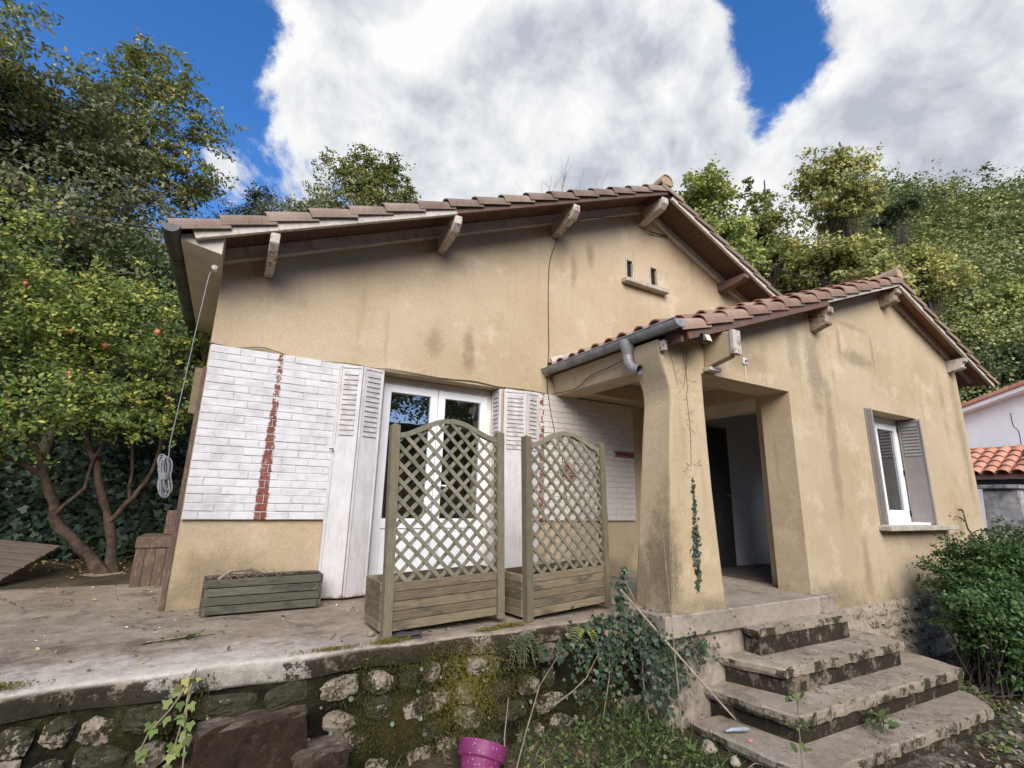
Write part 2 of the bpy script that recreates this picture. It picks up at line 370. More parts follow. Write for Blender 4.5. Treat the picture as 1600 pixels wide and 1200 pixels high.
def paintwood(name, paint, wood, wear, grain=(1, 1, 1), rough=0.75):
    """flaking paint on wood; wear 0..1"""
    m, t, b = newmat(name, rough, 0.3); p = t.pos(); o = t.objc(); r = t.rnd()
    pp = t.vmath('ADD', p, t.comb(t.math('MULTIPLY', r, 17.0), t.math('MULTIPLY', r, 9.0), 0.0))
    g = t.noise(t.mapv(pp, scale=grain), 9, 5, 0.65)
    wc = t.ramp(g, [(0.3, tuple(v*0.55 for v in wood)), (0.7, tuple(min(1, v*1.25) for v in wood))])
    pc = t.ramp(t.noise(pp, 5, 5, 0.65), [(0.3, tuple(v*0.72 for v in paint)), (0.7, paint)])
    f = t.smooth(t.math('ADD', t.math('MULTIPLY', g, 0.5), t.math('MULTIPLY', t.noise(pp, 13, 5, 0.7), 0.5)), 0.63 - wear*0.28, 0.68 - wear*0.28)
    t.put(b.inputs['Base Color'], t.mix(f, pc, wc))
    t.put(b.inputs['Normal'], t.bump(t.math('ADD', g, t.math('MULTIPLY', f, -0.5)), 0.45, 0.006)); return m
M['white_beam'] = paintwood('flaking_white_beam', (0.60, 0.54, 0.46), (0.26, 0.19, 0.13), 0.30, (2, 9, 14))
M['brown_beam'] = paintwood('brown_beam', (0.17, 0.092, 0.070), (0.15, 0.11, 0.085), 0.40, (2, 9, 14))
M['red_bracket'] = paintwood('red_flaked_bracket', (0.17, 0.035, 0.030), (0.38, 0.30, 0.22), 0.75, (5, 5, 5))
M['white_bracket'] = paintwood('white_flaked_bracket', (0.60, 0.54, 0.46), (0.22, 0.12, 0.09), 0.42, (5, 5, 5))
M['soffit'] = paintwood('soffit_boards', (0.14, 0.078, 0.055), (0.12, 0.075, 0.055), 0.45, (10, 1.5, 10))
M['soffit_pale'] = paintwood('soffit_boards_pale', (0.30, 0.15, 0.085), (0.20, 0.10, 0.06), 0.40, (10, 1.5, 10))
M['grey_wood'] = paintwood('grey_wood', (0.15, 0.115, 0.088), (0.12, 0.092, 0.068), 0.5, (1.2, 8, 8))
M['dark_wood'] = paintwood('dark_brown_wood', (0.12, 0.078, 0.055), (0.16, 0.115, 0.08), 0.45, (10, 10, 1.2))

def planter_wood(name, a, b_, c, alg, grain):
    m, t, b = newmat(name, 0.85, 0.25); p = t.pos(); r = t.rnd()
    pp = t.vmath('ADD', p, t.comb(t.math('MULTIPLY', r, 13.0), t.math('MULTIPLY', r, 7.0), t.math('MULTIPLY', r, 21.0)))
    g = t.noise(t.mapv(pp, scale=grain), 7, 6, 0.65, 0.6)
    col = t.ramp(t.math('ADD', t.math('MULTIPLY', g, 0.8), t.math('MULTIPLY', r, 0.22)), [(0.28, a), (0.52, b_), (0.78, c)])
    col = t.mix(t.smooth(t.noise(t.mapv(pp, scale=(1, 1, 3)), 3.2, 4, 0.6), 0.52, 0.68, 0, 0.75), col, alg)
    kn = t.voronoi(t.mapv(pp, scale=(1, 1, 2.2)), 3.0).outputs['Distance']
    col = t.mix(t.smooth(kn, 0.07, 0.03, 0, 0.75), col, (0.06, 0.042, 0.025))
    t.put(b.inputs['Base Color'], col); t.put(b.inputs['Normal'], t.bump(g, 0.4, 0.006)); return m
M['plank'] = planter_wood('planter_plank', (0.105, 0.080, 0.046), (0.18, 0.142, 0.084), (0.28, 0.225, 0.142), (0.060, 0.058, 0.044), (1.5, 1.5, 14))
M['post'] = planter_wood('planter_post', (0.11, 0.094, 0.056), (0.18, 0.155, 0.098), (0.26, 0.225, 0.15), (0.11, 0.108, 0.068), (14, 14, 1.2))
M['lattice'] = planter_wood('lattice_slat', (0.13, 0.118, 0.080), (0.20, 0.182, 0.128), (0.29, 0.265, 0.195), (0.12, 0.115, 0.08), (5, 5, 5))
M['green_plank'] = planter_wood('green_plank', (0.056, 0.054, 0.039), (0.096, 0.092, 0.066), (0.155, 0.144, 0.104), (0.040, 0.035, 0.027), (1.5, 1.5, 14))

def shutter_mat(name, paint, dirt, rust):
    m, t, b = newmat(name, 0.6, 0.35); p = t.pos(); x, y, z = t.sep(p)
    col = t.ramp(t.noise(p, 4, 5, 0.65), [(0.3, tuple(v*0.80 for v in paint)), (0.7, paint)])
    col = t.mix(t.smooth(t.noise(t.mapv(p, scale=(7, 7, 1.0)), 4, 5, 0.7), 0.48, 0.72, 0, 0.65), col, dirt)
    col = t.mix(t.smooth(t.noise(p, 38, 4, 0.75), 0.60, 0.70, 0, 0.55), col, tuple(v*0.6 for v in dirt))
    rz = t.math('ADD', z, t.math('MULTIPLY', t.math('SUBTRACT', t.noise(p, 24, 4, 0.7), 0.5), 0.12))
    col = t.mix(t.smooth(rz, 0.045, 0.02, 0, 0.8), col, rust)
    t.put(b.inputs['Base Color'], col); t.put(b.inputs['Normal'], t.bump(t.noise(p, 30, 4, 0.6), 0.12, 0.005)); return m
M['shutter'] = shutter_mat('shutter_paint', (0.60, 0.575, 0.555), (0.38, 0.345, 0.32), (0.22, 0.11, 0.07))
M['shutter_slat'] = simple('shutter_grey_slats', (0.44, 0.41, 0.385), 0.7, var=0.22, scale=14)  # slats a darker grey than the leaf paint
M['shutter_wing'] = shutter_mat('shutter_mauve_grey', (0.29, 0.262, 0.235), (0.20, 0.165, 0.15), (0.26, 0.16, 0.09))
M['pvc'] = simple('white_pvc', (0.80, 0.80, 0.79), 0.35, 0.5, var=0.03)
M['pvc_aged'] = simple('cream_pvc', (0.70, 0.66, 0.57), 0.4, 0.4, var=0.08)
M['black'] = simple('black_plastic', (0.015, 0.015, 0.016), 0.4, 0.4)
M['white_plastic'] = simple('white_plastic', (0.62, 0.60, 0.56), 0.5, 0.4, var=0.1, scale=30)
M['lens'] = simple('lamp_lens', (0.62, 0.58, 0.44), 0.2, 0.6)
M['handle'] = simple('metal_handle', (0.45, 0.44, 0.42), 0.35, 0.5, metal=0.8)
M['zinc'] = simple('zinc', (0.27, 0.27, 0.265), 0.5, 0.5, metal=0.15, var=0.28, scale=7)
M['zinc_dark'] = simple('dark_gutter', (0.085, 0.088, 0.085), 0.5, 0.4, metal=0.2, var=0.3, scale=5)
M['dark_in'] = simple('painted_hollow_shade', (0.01, 0.01, 0.01), 0.9)  # near-black, painted shade for the hollows of vents and drain elbow

def glassmat():
    m, t, b = newmat('window_glass'); nt = t.n
    nt.remove(b); out = nt['Material Output']
    fr = t.new('ShaderNodeFresnel'); fr.inputs[0].default_value = 1.75
    tr = t.new('ShaderNodeBsdfTransparent'); tr.inputs[0].default_value = (0.72, 0.76, 0.74, 1)
    gl = t.new('ShaderNodeBsdfGlossy'); gl.inputs['Roughness'].default_value = 0.0; gl.inputs[0].default_value = (0.9, 0.92, 0.92, 1)
    t.put(gl.inputs['Normal'], t.bump(t.noise(t.pos(), 1.1, 2, 0.5), 0.04, 0.05))
    mx = t.new('ShaderNodeMixShader'); t.put(mx.inputs[0], t.math('MULTIPLY_ADD', fr.outputs[0], 1.0, 0.20, clamp=True)); t.l.new(tr.outputs[0], mx.inputs[1]); t.l.new(gl.outputs[0], mx.inputs[2])
    t.l.new(mx.outputs[0], out.inputs[0]); return m
M['glass'] = glassmat()
M['inner_wall'] = simple('inside_plaster', (0.66, 0.66, 0.65), 0.9, var=0.05)
M['inner_dark'] = simple('inside_dim_plaster', (0.10, 0.095, 0.09), 0.9, var=0.1)  # plaster darkened so its colour carries the shade of the unlit room
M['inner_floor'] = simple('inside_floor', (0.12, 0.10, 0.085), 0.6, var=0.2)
M['ceiling'] = simple('porch_ceiling', (0.52, 0.45, 0.34), 0.9, var=0.10, scale=2.5, bump=0.2, bscale=30)
M['lintel'] = simple('lintel_render', (0.60, 0.53, 0.42), 0.9, var=0.12, scale=3, bump=0.2, bscale=40)
M['door_wood'] = simple('dark_door', (0.045, 0.048, 0.055), 0.5, var=0.2)
M['sill'] = simple('sill_concrete', (0.42, 0.37, 0.29), 0.9, var=0.22, scale=12, bump=0.4, bscale=70)
M['flash'] = simple('flashing_mortar', (0.46, 0.40, 0.36), 0.95, var=0.22, scale=4, bump=0.5, bscale=25)

def concrete(name, c0, c1, c2, moss, moss_col=(0.028, 0.030, 0.016), sun_patch=0.0, edge=None):
    m, t, b = newmat(name, 0.95, 0.15); p = t.pos(); x, y, z = t.sep(p); nx, ny, nz_ = t.sep(t.nrm())
    n = t.noise(p, 2.2, 9, 0.72); n2 = t.noise(p, 11, 6, 0.74); n3 = t.noise(p, 60, 4, 0.75)
    c = t.ramp(t.math('ADD', t.math('MULTIPLY', n, 0.62), t.math('MULTIPLY', n2, 0.38)), [(0.32, c0), (0.5, c1), (0.66, c2)])
    c = t.mix(t.smooth(n3, 0.52, 0.72, 0, 0.5), c, tuple(v*0.45 for v in c0))
    c = t.mix(t.smooth(t.noise(p, 33, 4, 0.7), 0.66, 0.74, 0, 0.6), c, (0.62, 0.60, 0.54))
    c = t.mix(t.smooth(t.noise(t.mapv(p, loc=(4, 2, 0)), 2.1, 9, 0.76), 0.50, 0.64, 0, 0.72), c, tuple(v*0.36 for v in c1))
    # moss and black algae on upright faces
    up_ = t.smooth(t.math('ADD', nz_, t.math('MULTIPLY', t.math('SUBTRACT', n2, 0.5), 0.7)), 0.75, 0.35)
    dark = t.smooth(t.noise(p, 5.5, 9, 0.78), 0.62 - moss*0.26, 0.70 - moss*0.26)
    mc = t.ramp(t.noise(p, 24, 4, 0.7), [(0.3, tuple(v*0.5 for v in moss_col)), (0.6, moss_col), (0.8, (moss_col[0]*2.6, moss_col[1]*2.8, moss_col[2]*1.6))])
    c = t.mix(t.math('MULTIPLY', up_, t.math('MULTIPLY', dark, 0.93)), c, mc)
    flatm = t.smooth(t.noise(p, 5.5, 5, 0.7), 0.66 - moss*0.06, 0.76 - moss*0.06, 0, 0.75)
    c = t.mix(t.math('MULTIPLY', flatm, t.math('SUBTRACT', 1.0, up_)), c, tuple(v*1.7 for v in moss_col))
    if sun_patch:
        # dappled sun painted into the colour along the pale left front edge
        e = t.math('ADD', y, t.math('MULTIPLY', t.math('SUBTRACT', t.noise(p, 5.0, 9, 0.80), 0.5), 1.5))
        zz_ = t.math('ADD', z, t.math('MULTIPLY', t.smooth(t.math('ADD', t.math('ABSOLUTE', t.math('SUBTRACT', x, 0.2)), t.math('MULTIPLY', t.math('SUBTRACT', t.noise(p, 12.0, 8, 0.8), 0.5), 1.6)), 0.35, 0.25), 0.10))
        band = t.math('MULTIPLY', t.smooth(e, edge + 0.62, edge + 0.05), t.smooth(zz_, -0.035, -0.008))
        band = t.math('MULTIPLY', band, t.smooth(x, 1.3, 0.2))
        c = t.mix(t.math('MULTIPLY', band, t.smooth(n2, 0.3, 0.6, sun_patch*0.5, sun_patch)), c, (0.68, 0.63, 0.53))
    t.put(b.inputs['Base Color'], c)
    hb = t.math('ADD', n2, t.math('MULTIPLY', n3, 0.5))
    t.put(b.inputs['Normal'], t.bump(hb, 0.6, 0.02)); return m
M['terrace'] = concrete('terrace_concrete', (0.155, 0.118, 0.082), (0.285, 0.228, 0.165), (0.43, 0.355, 0.265), 0.85, (0.027, 0.023, 0.015), sun_patch=0.62, edge=3.33)
M['step'] = concrete('step_concrete', (0.165, 0.135, 0.098), (0.31, 0.26, 0.195), (0.46, 0.395, 0.30), 0.55, (0.034, 0.031, 0.016))
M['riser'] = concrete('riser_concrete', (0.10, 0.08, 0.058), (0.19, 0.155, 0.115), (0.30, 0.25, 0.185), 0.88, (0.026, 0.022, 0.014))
M['porch'] = concrete('porch_concrete', (0.21, 0.17, 0.13), (0.32, 0.27, 0.21), (0.42, 0.36, 0.28), 0.15)
M['garden_step'] = concrete('mossy_step', (0.04, 0.028, 0.018), (0.085, 0.06, 0.042), (0.22, 0.18, 0.14), 0.9, (0.032, 0.020, 0.012))

def rockmat(name, a, b_, c, mossy):
    m, t, b = newmat(name, 0.95, 0.15); p = t.pos(); r = t.rnd()
    n = t.noise(p, 9, 6, 0.7); n2 = t.noise(p, 45, 4, 0.7)
    col = t.ramp(t.math('ADD', t.math('MULTIPLY', n, 0.75), t.math('MULTIPLY', r, 0.28)), [(0.3, a), (0.55, b_), (0.82, c)])
    col = t.mix(t.smooth(n2, 0.45, 0.72, 0.0, 0.6), col, tuple(v*0.4 for v in a))
    mc = t.ramp(t.noise(p, 34, 5, 0.75), [(0.3, (0.010, 0.010, 0.006)), (0.5, (0.030, 0.028, 0.014)), (0.68, (0.060, 0.054, 0.022)), (0.8, (0.12, 0.105, 0.06))])
    col = t.mix(t.smooth(t.math('ADD', t.math('ADD', t.math('MULTIPLY', t.noise(p, 5, 5, 0.7), 0.6), t.math('MULTIPLY', n2, 0.4)), t.math('MULTIPLY', r, 0.17)), 0.62 - mossy*0.15, 0.68 - mossy*0.15, 0, 0.95), col, mc)
    t.put(b.inputs['Base Color'], col); t.put(b.inputs['Normal'], t.bump(t.math('ADD', n, t.math('MULTIPLY', n2, 0.5)), 0.8, 0.025)); return m
M['stone'] = rockmat('limestone', (0.19, 0.155, 0.115), (0.32, 0.27, 0.205), (0.50, 0.44, 0.35), 0.62)
M['stone_clean'] = rockmat('plinth_limestone', (0.24, 0.19, 0.135), (0.38, 0.32, 0.235), (0.50, 0.44, 0.34), -0.1)

def mossy(name):
    m, t, b = newmat(name, 1.0, 0.05); p = t.pos(); x, y, z = t.sep(p)
    n = t.noise(p, 5, 6, 0.7); n2 = t.noise(p, 28, 5, 0.7)
    col = t.ramp(n, [(0.3, (0.009, 0.008, 0.006)), (0.46, (0.020, 0.017, 0.011)), (0.58, (0.032, 0.033, 0.013)), (0.70, (0.085, 0.072, 0.045)), (0.82, (0.17, 0.145, 0.105))])
    col = t.mix(t.smooth(n2, 0.5, 0.75, 0, 0.6), col, (0.012, 0.012, 0.008))
    nz = t.math('MULTIPLY', t.math('SUBTRACT', t.noise(p, 6, 5, 0.7), 0.5), 2.2)
    y_ = ellipse_field(t, p, [(1.62, 3.33, -0.28, 0.22, 1, 0.30, 0.9), (1.2, 3.33, -0.45, 0.4, 1, 0.2, 0.5), (2.75, 3.33, -0.62, 0.25, 1, 0.12, 0.5), (1.5, 3.33, -0.12, 0.5, 1, 0.1, 0.55)], nz)
    ycol = t.ramp(n2, [(0.3, (0.035, 0.036, 0.009)), (0.7, (0.12, 0.105, 0.022))])
    col = t.mix(y_, col, ycol)
    t.put(b.inputs['Base Color'], col); t.put(b.inputs['Normal'], t.bump(t.math('ADD', n, n2), 1.0, 0.03)); return m
M['mossy'] = mossy('mossy_mortar')
M['render'] = simple('rough_render', (0.33, 0.275, 0.215), 0.95, var=0.3, scale=7, bump=0.8, bscale=22)
M['plinth_mortar'] = simple('plinth_mortar', (0.34, 0.29, 0.215), 0.95, var=0.25, scale=9, bump=0.7, bscale=35)

def soilmat():
    m, t, b = newmat('garden_soil', 1.0, 0.1); p = t.pos(); x, y, z = t.sep(p)
    n = t.noise(p, 3, 6, 0.7); n2 = t.noise(p, 30, 5, 0.75)
    col = t.ramp(t.math('ADD', t.math('MULTIPLY', n, 0.6), t.math('MULTIPLY', n2, 0.4)), [(0.3, (0.035, 0.028, 0.018)), (0.5, (0.085, 0.066, 0.042)), (0.7, (0.17, 0.135, 0.09))])
    g = t.math('MULTIPLY', t.smooth(x, 3.6, 5.2), t.smooth(z, 0.3, -0.3))
    peb = t.voronoi(p, 46).outputs['Color']
    gcol = t.mix(0.5, t.ramp(t.sep(peb)[0], [(0.1, (0.16, 0.13, 0.10)), (0.6, (0.34, 0.30, 0.24)), (1, (0.52, 0.48, 0.41))]), col)
    col = t.mix(t.math('MULTIPLY', g, t.smooth(n, 0.42, 0.58)), col, gcol)
    far = t.smooth(z, 0.4, 1.6)
    col = t.mix(far, col, t.ramp(n2, [(0.3, (0.016, 0.018, 0.009)), (0.7, (0.05, 0.045, 0.02))]))
    t.put(b.inputs['Base Color'], col); t.put(b.inputs['Normal'], t.bump(t.math('ADD', n2, n), 0.9, 0.04)); return m
M['soil'] = soilmat()
M['pot_soil'] = simple('potting_soil', (0.045, 0.034, 0.024), 1.0, 0.1, var=0.4, scale=30, bump=1.0, bscale=60)
M['bark'] = simple('bark', (0.080, 0.062, 0.046), 0.95, var=0.35, scale=14, bump=0.9, bscale=30)
M['bark_pale'] = simple('bark_pale', (0.19, 0.155, 0.115), 0.95, var=0.35, scale=14, bump=0.8, bscale=30)
M['bark_red'] = simple('bark_reddish', (0.070, 0.048, 0.034), 0.95, var=0.4, scale=12, bump=0.9, bscale=30)
M['twig'] = simple('dry_twig', (0.25, 0.19, 0.135), 0.9, var=0.3, scale=20)
M['cane'] = simple('dry_cane', (0.36, 0.285, 0.205), 0.7, var=0.25, scale=15)
M['rope'] = simple('rope', (0.25, 0.25, 0.25), 0.85, var=0.25, scale=120, bump=0.6, bscale=300)
M['cable'] = simple('old_cable', (0.075, 0.06, 0.05), 0.7, var=0.3, scale=20)
M['cable_pale'] = simple('dusty_cable', (0.20, 0.155, 0.10), 0.8, var=0.3, scale=20)
M['zinc_wire'] = simple('wire', (0.03, 0.03, 0.035), 0.6)
M['nwhite'] = simple('white_render', (0.80, 0.795, 0.77), 0.9, var=0.06, scale=2, bump=0.2, bscale=50)
M['grey_post'] = simple('weathered_post', (0.28, 0.27, 0.26), 0.95, var=0.45, scale=5, bump=0.5, bscale=40)
M['iron'] = simple('black_iron', (0.02, 0.02, 0.022), 0.5, 0.4)
M['red_wood'] = simple('red_brown_door', (0.27, 0.085, 0.045), 0.7, var=0.2, scale=5)

def potmat():
    m, t, b = newmat('magenta_paint', 0.5, 0.4); p = t.pos()
    c = t.ramp(t.noise(p, 6, 4, 0.6), [(0.3, (0.16, 0.022, 0.085)), (0.7, (0.225, 0.036, 0.125))])
    c = t.mix(t.smooth(t.voronoi(p, 55).outputs['Distance'], 0.17, 0.12, 0, 0.85), c, (0.62, 0.50, 0.55))
    c = t.mix(t.smooth(t.noise(p, 12, 4, 0.7), 0.60, 0.75, 0, 0.4), c, (0.16, 0.03, 0.10))
    t.put(b.inputs['Base Color'], c); return m
M['pot'] = potmat()
M['pot_in'] = simple('pot_inside', (0.24, 0.12, 0.09), 0.95, var=0.2)
M['fruit'] = simple('pomegranate_skin', (0.50, 0.17, 0.09), 0.5, 0.4, var=0.35, scale=14)
M['plastic_grey'] = simple('dusty_black_rubber', (0.055, 0.046, 0.044), 0.7, var=0.2)
M['bottle'] = simple('clear_litter', (0.30, 0.33, 0.35), 0.3, 0.5, var=0.15, scale=40)
M['pink'] = simple('pink_litter', (0.75, 0.22, 0.28), 0.5, var=0.1)

def leafmat(name, stops, transl=0.25, rough=0.55):
    m, t, b = newmat(name, rough, 0.3)
    at_ = t.new('ShaderNodeAttribute', attribute_name='rnd').outputs['Fac']
    c = t.ramp(at_, stops); t.put(b.inputs['Base Color'], c)
    tr = t.new('ShaderNodeBsdfTranslucent'); t.put(tr.inputs[0], t.mix(0.35, c, (0.30, 0.32, 0.04), 'MIX'))
    mx = t.new('ShaderNodeMixShader'); mx.inputs[0].default_value = transl
    t.l.new(b.outputs[0], mx.inputs[1]); t.l.new(tr.outputs[0], mx.inputs[2]); t.l.new(mx.outputs[0], m.node_tree.nodes['Material Output'].inputs[0])
    return m
M['lf_pom'] = leafmat('pomegranate_leaf', [(0.0, (0.069, 0.129, 0.038)), (0.5, (0.147, 0.216, 0.052)), (0.8, (0.310, 0.345, 0.069)), (1.0, (0.586, 0.500, 0.103))], 0.3)
M['lf_dark'] = leafmat('dark_leaf', [(0.0, (0.049, 0.073, 0.032)), (0.6, (0.097, 0.126, 0.055)), (1.0, (0.170, 0.179, 0.082))], 0.18)
M['lf_grey'] = leafmat('greygreen_leaf', [(0.0, (0.100, 0.122, 0.067)), (0.6, (0.182, 0.202, 0.103)), (0.9, (0.298, 0.277, 0.139)), (1.0, (0.396, 0.298, 0.119))], 0.22)
M['lf_oak'] = leafmat('oak_leaf', [(0.0, (0.096, 0.136, 0.046)), (0.6, (0.213, 0.242, 0.077)), (0.9, (0.405, 0.357, 0.106)), (1.0, (0.541, 0.386, 0.115))], 0.28)
M['lf_lime'] = leafmat('lime_leaf', [(0.0, (0.152, 0.213, 0.057)), (0.6, (0.325, 0.375, 0.099)), (1.0, (0.588, 0.549, 0.162))], 0.3)  # brightened: sunlight on the crowns is raised into the leaf colour
M['lf_yel'] = leafmat('sunlit_yellow_leaf', [(0.0, (0.158, 0.195, 0.063)), (0.5, (0.353, 0.353, 0.111)), (1.0, (0.620, 0.539, 0.186))], 0.3)  # yellow leaf tone, raised further to carry the sunlight on the crowns
M['lf_hill'] = leafmat('hill_leaf', [(0.0, (0.062, 0.094, 0.042)), (0.45, (0.138, 0.178, 0.071)), (0.8, (0.251, 0.282, 0.094)), (1.0, (0.418, 0.386, 0.125))], 0.2)
M['lf_con'] = leafmat('conifer_leaf', [(0.0, (0.026, 0.044, 0.031)), (1.0, (0.065, 0.086, 0.060))], 0.1)
M['lf_ivy'] = leafmat('ivy_leaf', [(0.0, (0.024, 0.043, 0.026)), (0.6, (0.050, 0.079, 0.043)), (0.93, (0.090, 0.120, 0.066)), (1.0, (0.204, 0.096, 0.060))], 0.12, 0.4)
M['lf_bush'] = leafmat('bush_leaf', [(0.0, (0.031, 0.071, 0.022)), (0.6, (0.071, 0.136, 0.040)), (0.92, (0.144, 0.222, 0.065)), (1.0, (0.273, 0.331, 0.129))], 0.2, 0.4)
M['lf_weed'] = leafmat('weed_leaf', [(0.0, (0.040, 0.070, 0.022)), (0.6, (0.090, 0.135, 0.040)), (1.0, (0.20, 0.22, 0.07))], 0.3)
M['lf_young'] = leafmat('young_leaf', [(0.0, (0.13, 0.19, 0.05)), (0.7, (0.26, 0.32, 0.09)), (1.0, (0.45, 0.40, 0.10))], 0.3)
M['lf_moss'] = leafmat('moss_tuft', [(0.0, (0.030, 0.030, 0.008)), (0.5, (0.085, 0.078, 0.014)), (1.0, (0.20, 0.17, 0.028))], 0.15, 0.9)
M['lf_litter'] = leafmat('dead_leaf', [(0.0, (0.055, 0.035, 0.022)), (0.6, (0.16, 0.10, 0.055)), (0.85, (0.30, 0.21, 0.10)), (1.0, (0.52, 0.42, 0.16))], 0.1, 0.8)
M['lf_sed'] = leafmat('pale_rosette_leaf', [(0.0, (0.09, 0.12, 0.07)), (1.0, (0.20, 0.25, 0.16))], 0.15)
# ------------------------------------------------------------------ setting: terrain and terrace
def sstep(a, b, x):
    t = min(1, max(0, (x - a)/(b - a))); return t*t*(3 - 2*t)

_ph = [(random.uniform(0, 6.3), random.uniform(0, 6.3), random.uniform(0, 6.3)) for _ in range(8)]
def wob(x, y, f=1.0):
    return sum(math.sin(x*f*(0.6 + 0.37*i) + _ph[i][0] + 1.3*math.sin(y*f*(0.5 + 0.31*i) + _ph[i][1])) for i in range(5))/5

def ground_h(x, y):
    """garden floor, then the wooded sides of the valley"""
    g = -0.80
    g += 0.05*wob(x, y, 2.1)
    g -= 0.09*sstep(2.9, 2.1, y)
    g += 0.10*sstep(2.9, 3.3, y)*sstep(3.6, 2.8, x)
    rr = math.hypot((x - 9)/17.0, (y - 2)/9.3)
    d = max(0.0, rr - 1.0)*12
    left = sstep(10, -2, x); behind = sstep(2, -8, y)
    right = sstep(14, 30, x)
    hgt = d*((0.80 - 0.26*left + 0.65*right)*(1 - behind) + 0.34*behind)
    cap_ = 16 + 30*sstep(5, 40, x)*(1 - behind) + 2*wob(x, y, 0.08); hgt = cap_*(1 - math.exp(-hgt/cap_))
    if y > 5.2 and x < 11: g = g + (0.72 - 0.0)*sstep(5.2, 6.5, y)
    return g + hgt*(1 + 0.12*wob(x, y, 0.22)*sstep(2, 12, d)) + 0.25*wob(x, y, 0.7)*sstep(1, 4, d)

def grid_mesh(name, xs, ys, fn, mat):
    vs = [(x, y, fn(x, y)) for y in ys for x in xs]; nx = len(xs)
    fs = [(j*nx + i, j*nx + i + 1, (j + 1)*nx + i + 1, (j + 1)*nx + i) for j in range(len(ys) - 1) for i in range(nx - 1)]
    me = bpy.data.meshes.new(name); me.from_pydata(vs, [], fs); me.polygons.foreach_set('use_smooth', [True]*len(fs)); me.materials.append(mat); return me

def axis(lo, hi, core0, core1, fine, grow):
    a = []; x = core0
    while x < core1: a.append(x); x += fine
    s = fine; y = a[-1]
    while y < hi: s *= grow; y += s; a.append(y)
    s = fine; y = core0
    while y > lo: s *= grow; y -= s; a.insert(0, y)
    return a
ground = put(grid_mesh('ground', axis(-400, 500, -3, 12, 0.16, 1.13), axis(-400, 500, 1.0, 5.0, 0.14, 1.13), ground_h, M['soil']), 'ground')
tag(ground, 'bare garden soil and gravel below the terrace rising into wooded slopes', None, kind='structure')

# terrace: a concrete slab with an uneven front edge and a worn top
EDGE = 3.33
def edge_y(x): return EDGE + 0.025*wob(x, 0.0, 2.3) + 0.02*math.sin(x*9.1)
mb = MB()
xs = [-8 + 0.12*i for i in range(int((3.42 + 8)/0.12) + 1)]
ysn = [0, 0.03, 0.10, 0.2, 0.35, 0.6, 0.9, 1.3, 1.7, 2.3, 3.0, 3.8, 4.5]
vs = []; fs = []
for x in xs:
    ey = edge_y(x)
    col = [(x, ey + 0.02, -0.13 - 0.012*wob(x, 3, 4)), (x, ey + 0.004*wob(x, 9, 11), -0.055), (x, ey, -0.018)]
    for k, t in enumerate(ysn):
        z = 0.0 - (0.006 if k == 0 else 0) + 0.006*wob(x*1.7, (ey + t)*1.7, 1.5)
        col.append((x, ey + 0.012 + t, z))
    vs += col
nc = len(ysn) + 3
for i in range(len(xs) - 1):
    for j in range(nc - 1): fs.append((i*nc + j, (i + 1)*nc + j, (i + 1)*nc + j + 1, i*nc + j + 1))
mb.add(vs, fs, True)
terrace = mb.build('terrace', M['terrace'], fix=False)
tag(terrace, 'worn concrete terrace with a pale front edge before the house', None, kind='structure')
mb = MB(); mb.box((-8, EDGE + 0.10, -0.14), (3.42, 4.9, -0.02)); mb.build('terrace_core', M['porch'], terrace)

# ------------------------------------------------------------------ house
FY = 4.95            # main gable wall
WY = 3.10            # wing wall
def zs_main(x): return 3.25 + 0.438*x if x <= 5.08 else 5.475 - 0.43*(x - 5.08)
def zs_wing(x): return 2.47 + 0.358*(x - 3.46) if x <= 8.0 else 4.095 - 0.373*(x - 8.0)
house = thing('house', 'ochre rendered bungalow with tiled gable roof, porch and projecting wing', 'house', (0, FY, 0))

def wall_cols(mb, cols, y0, y1, zf, apex):
    """cols: (x0,x1,[(z0,z1 or None)]); None follows the roof line"""
    for (x0, x1, spans) in cols:
        cuts = [x0] + ([apex] if x0 < apex < x1 else []) + [x1]
        for a, b in zip(cuts[:-1], cuts[1:]):
            for (z0, z1) in spans:
                if z1 is None: mb.prism([(a, z0), (b, z0), (b, zf(b)), (a, zf(a))], 'y', y0, y1)
                else: mb.prism([(a, z0), (b, z0), (b, z1), (a, z1)], 'y', y0, y1)
mb = MB()
wall_cols(mb, [(-0.30, 1.255, [(-0.1, None)]), (1.255, 2.66, [(2.20, None)]), (2.66, 4.735, [(-0.1, None)]), (4.735, 4.845, [(-0.1, 4.15), (4.45, None)]),
               (4.845, 5.225, [(-0.1, None)]), (5.225, 5.345, [(-0.1, 4.16), (4.46, None)]), (5.345, 10.3, [(-0.1, None)])], FY, FY + 0.30, zs_main, 5.08)
mb.build('wall', M['stucco'], house)
mb = MB(); mb.box((-0.30, FY + 0.30, -0.9), (0.0, 11.0, 3.118)); mb.build('wall', M['stucco'], house)
mb = MB(); mb.box((0.0, 10.7, -0.9), (10.0, 11.0, 3.0)); mb.build('wall', M['stucco'], house)
mb = MB(); mb.box((10.0, FY + 0.30, -0.9), (10.3, 11.0, 3.15)); mb.build('wall', M['stucco'], house)
# rooms behind the openings
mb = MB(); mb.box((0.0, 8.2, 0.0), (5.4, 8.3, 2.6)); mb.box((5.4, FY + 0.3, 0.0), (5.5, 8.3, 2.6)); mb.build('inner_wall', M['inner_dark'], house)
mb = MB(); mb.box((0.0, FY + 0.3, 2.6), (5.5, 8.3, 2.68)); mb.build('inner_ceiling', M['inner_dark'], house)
mb = MB(); mb.box((0.0, FY + 0.02, -0.09), (5.5, 8.2, 0.0)); mb.build('inner_floor', M['inner_floor'], house)

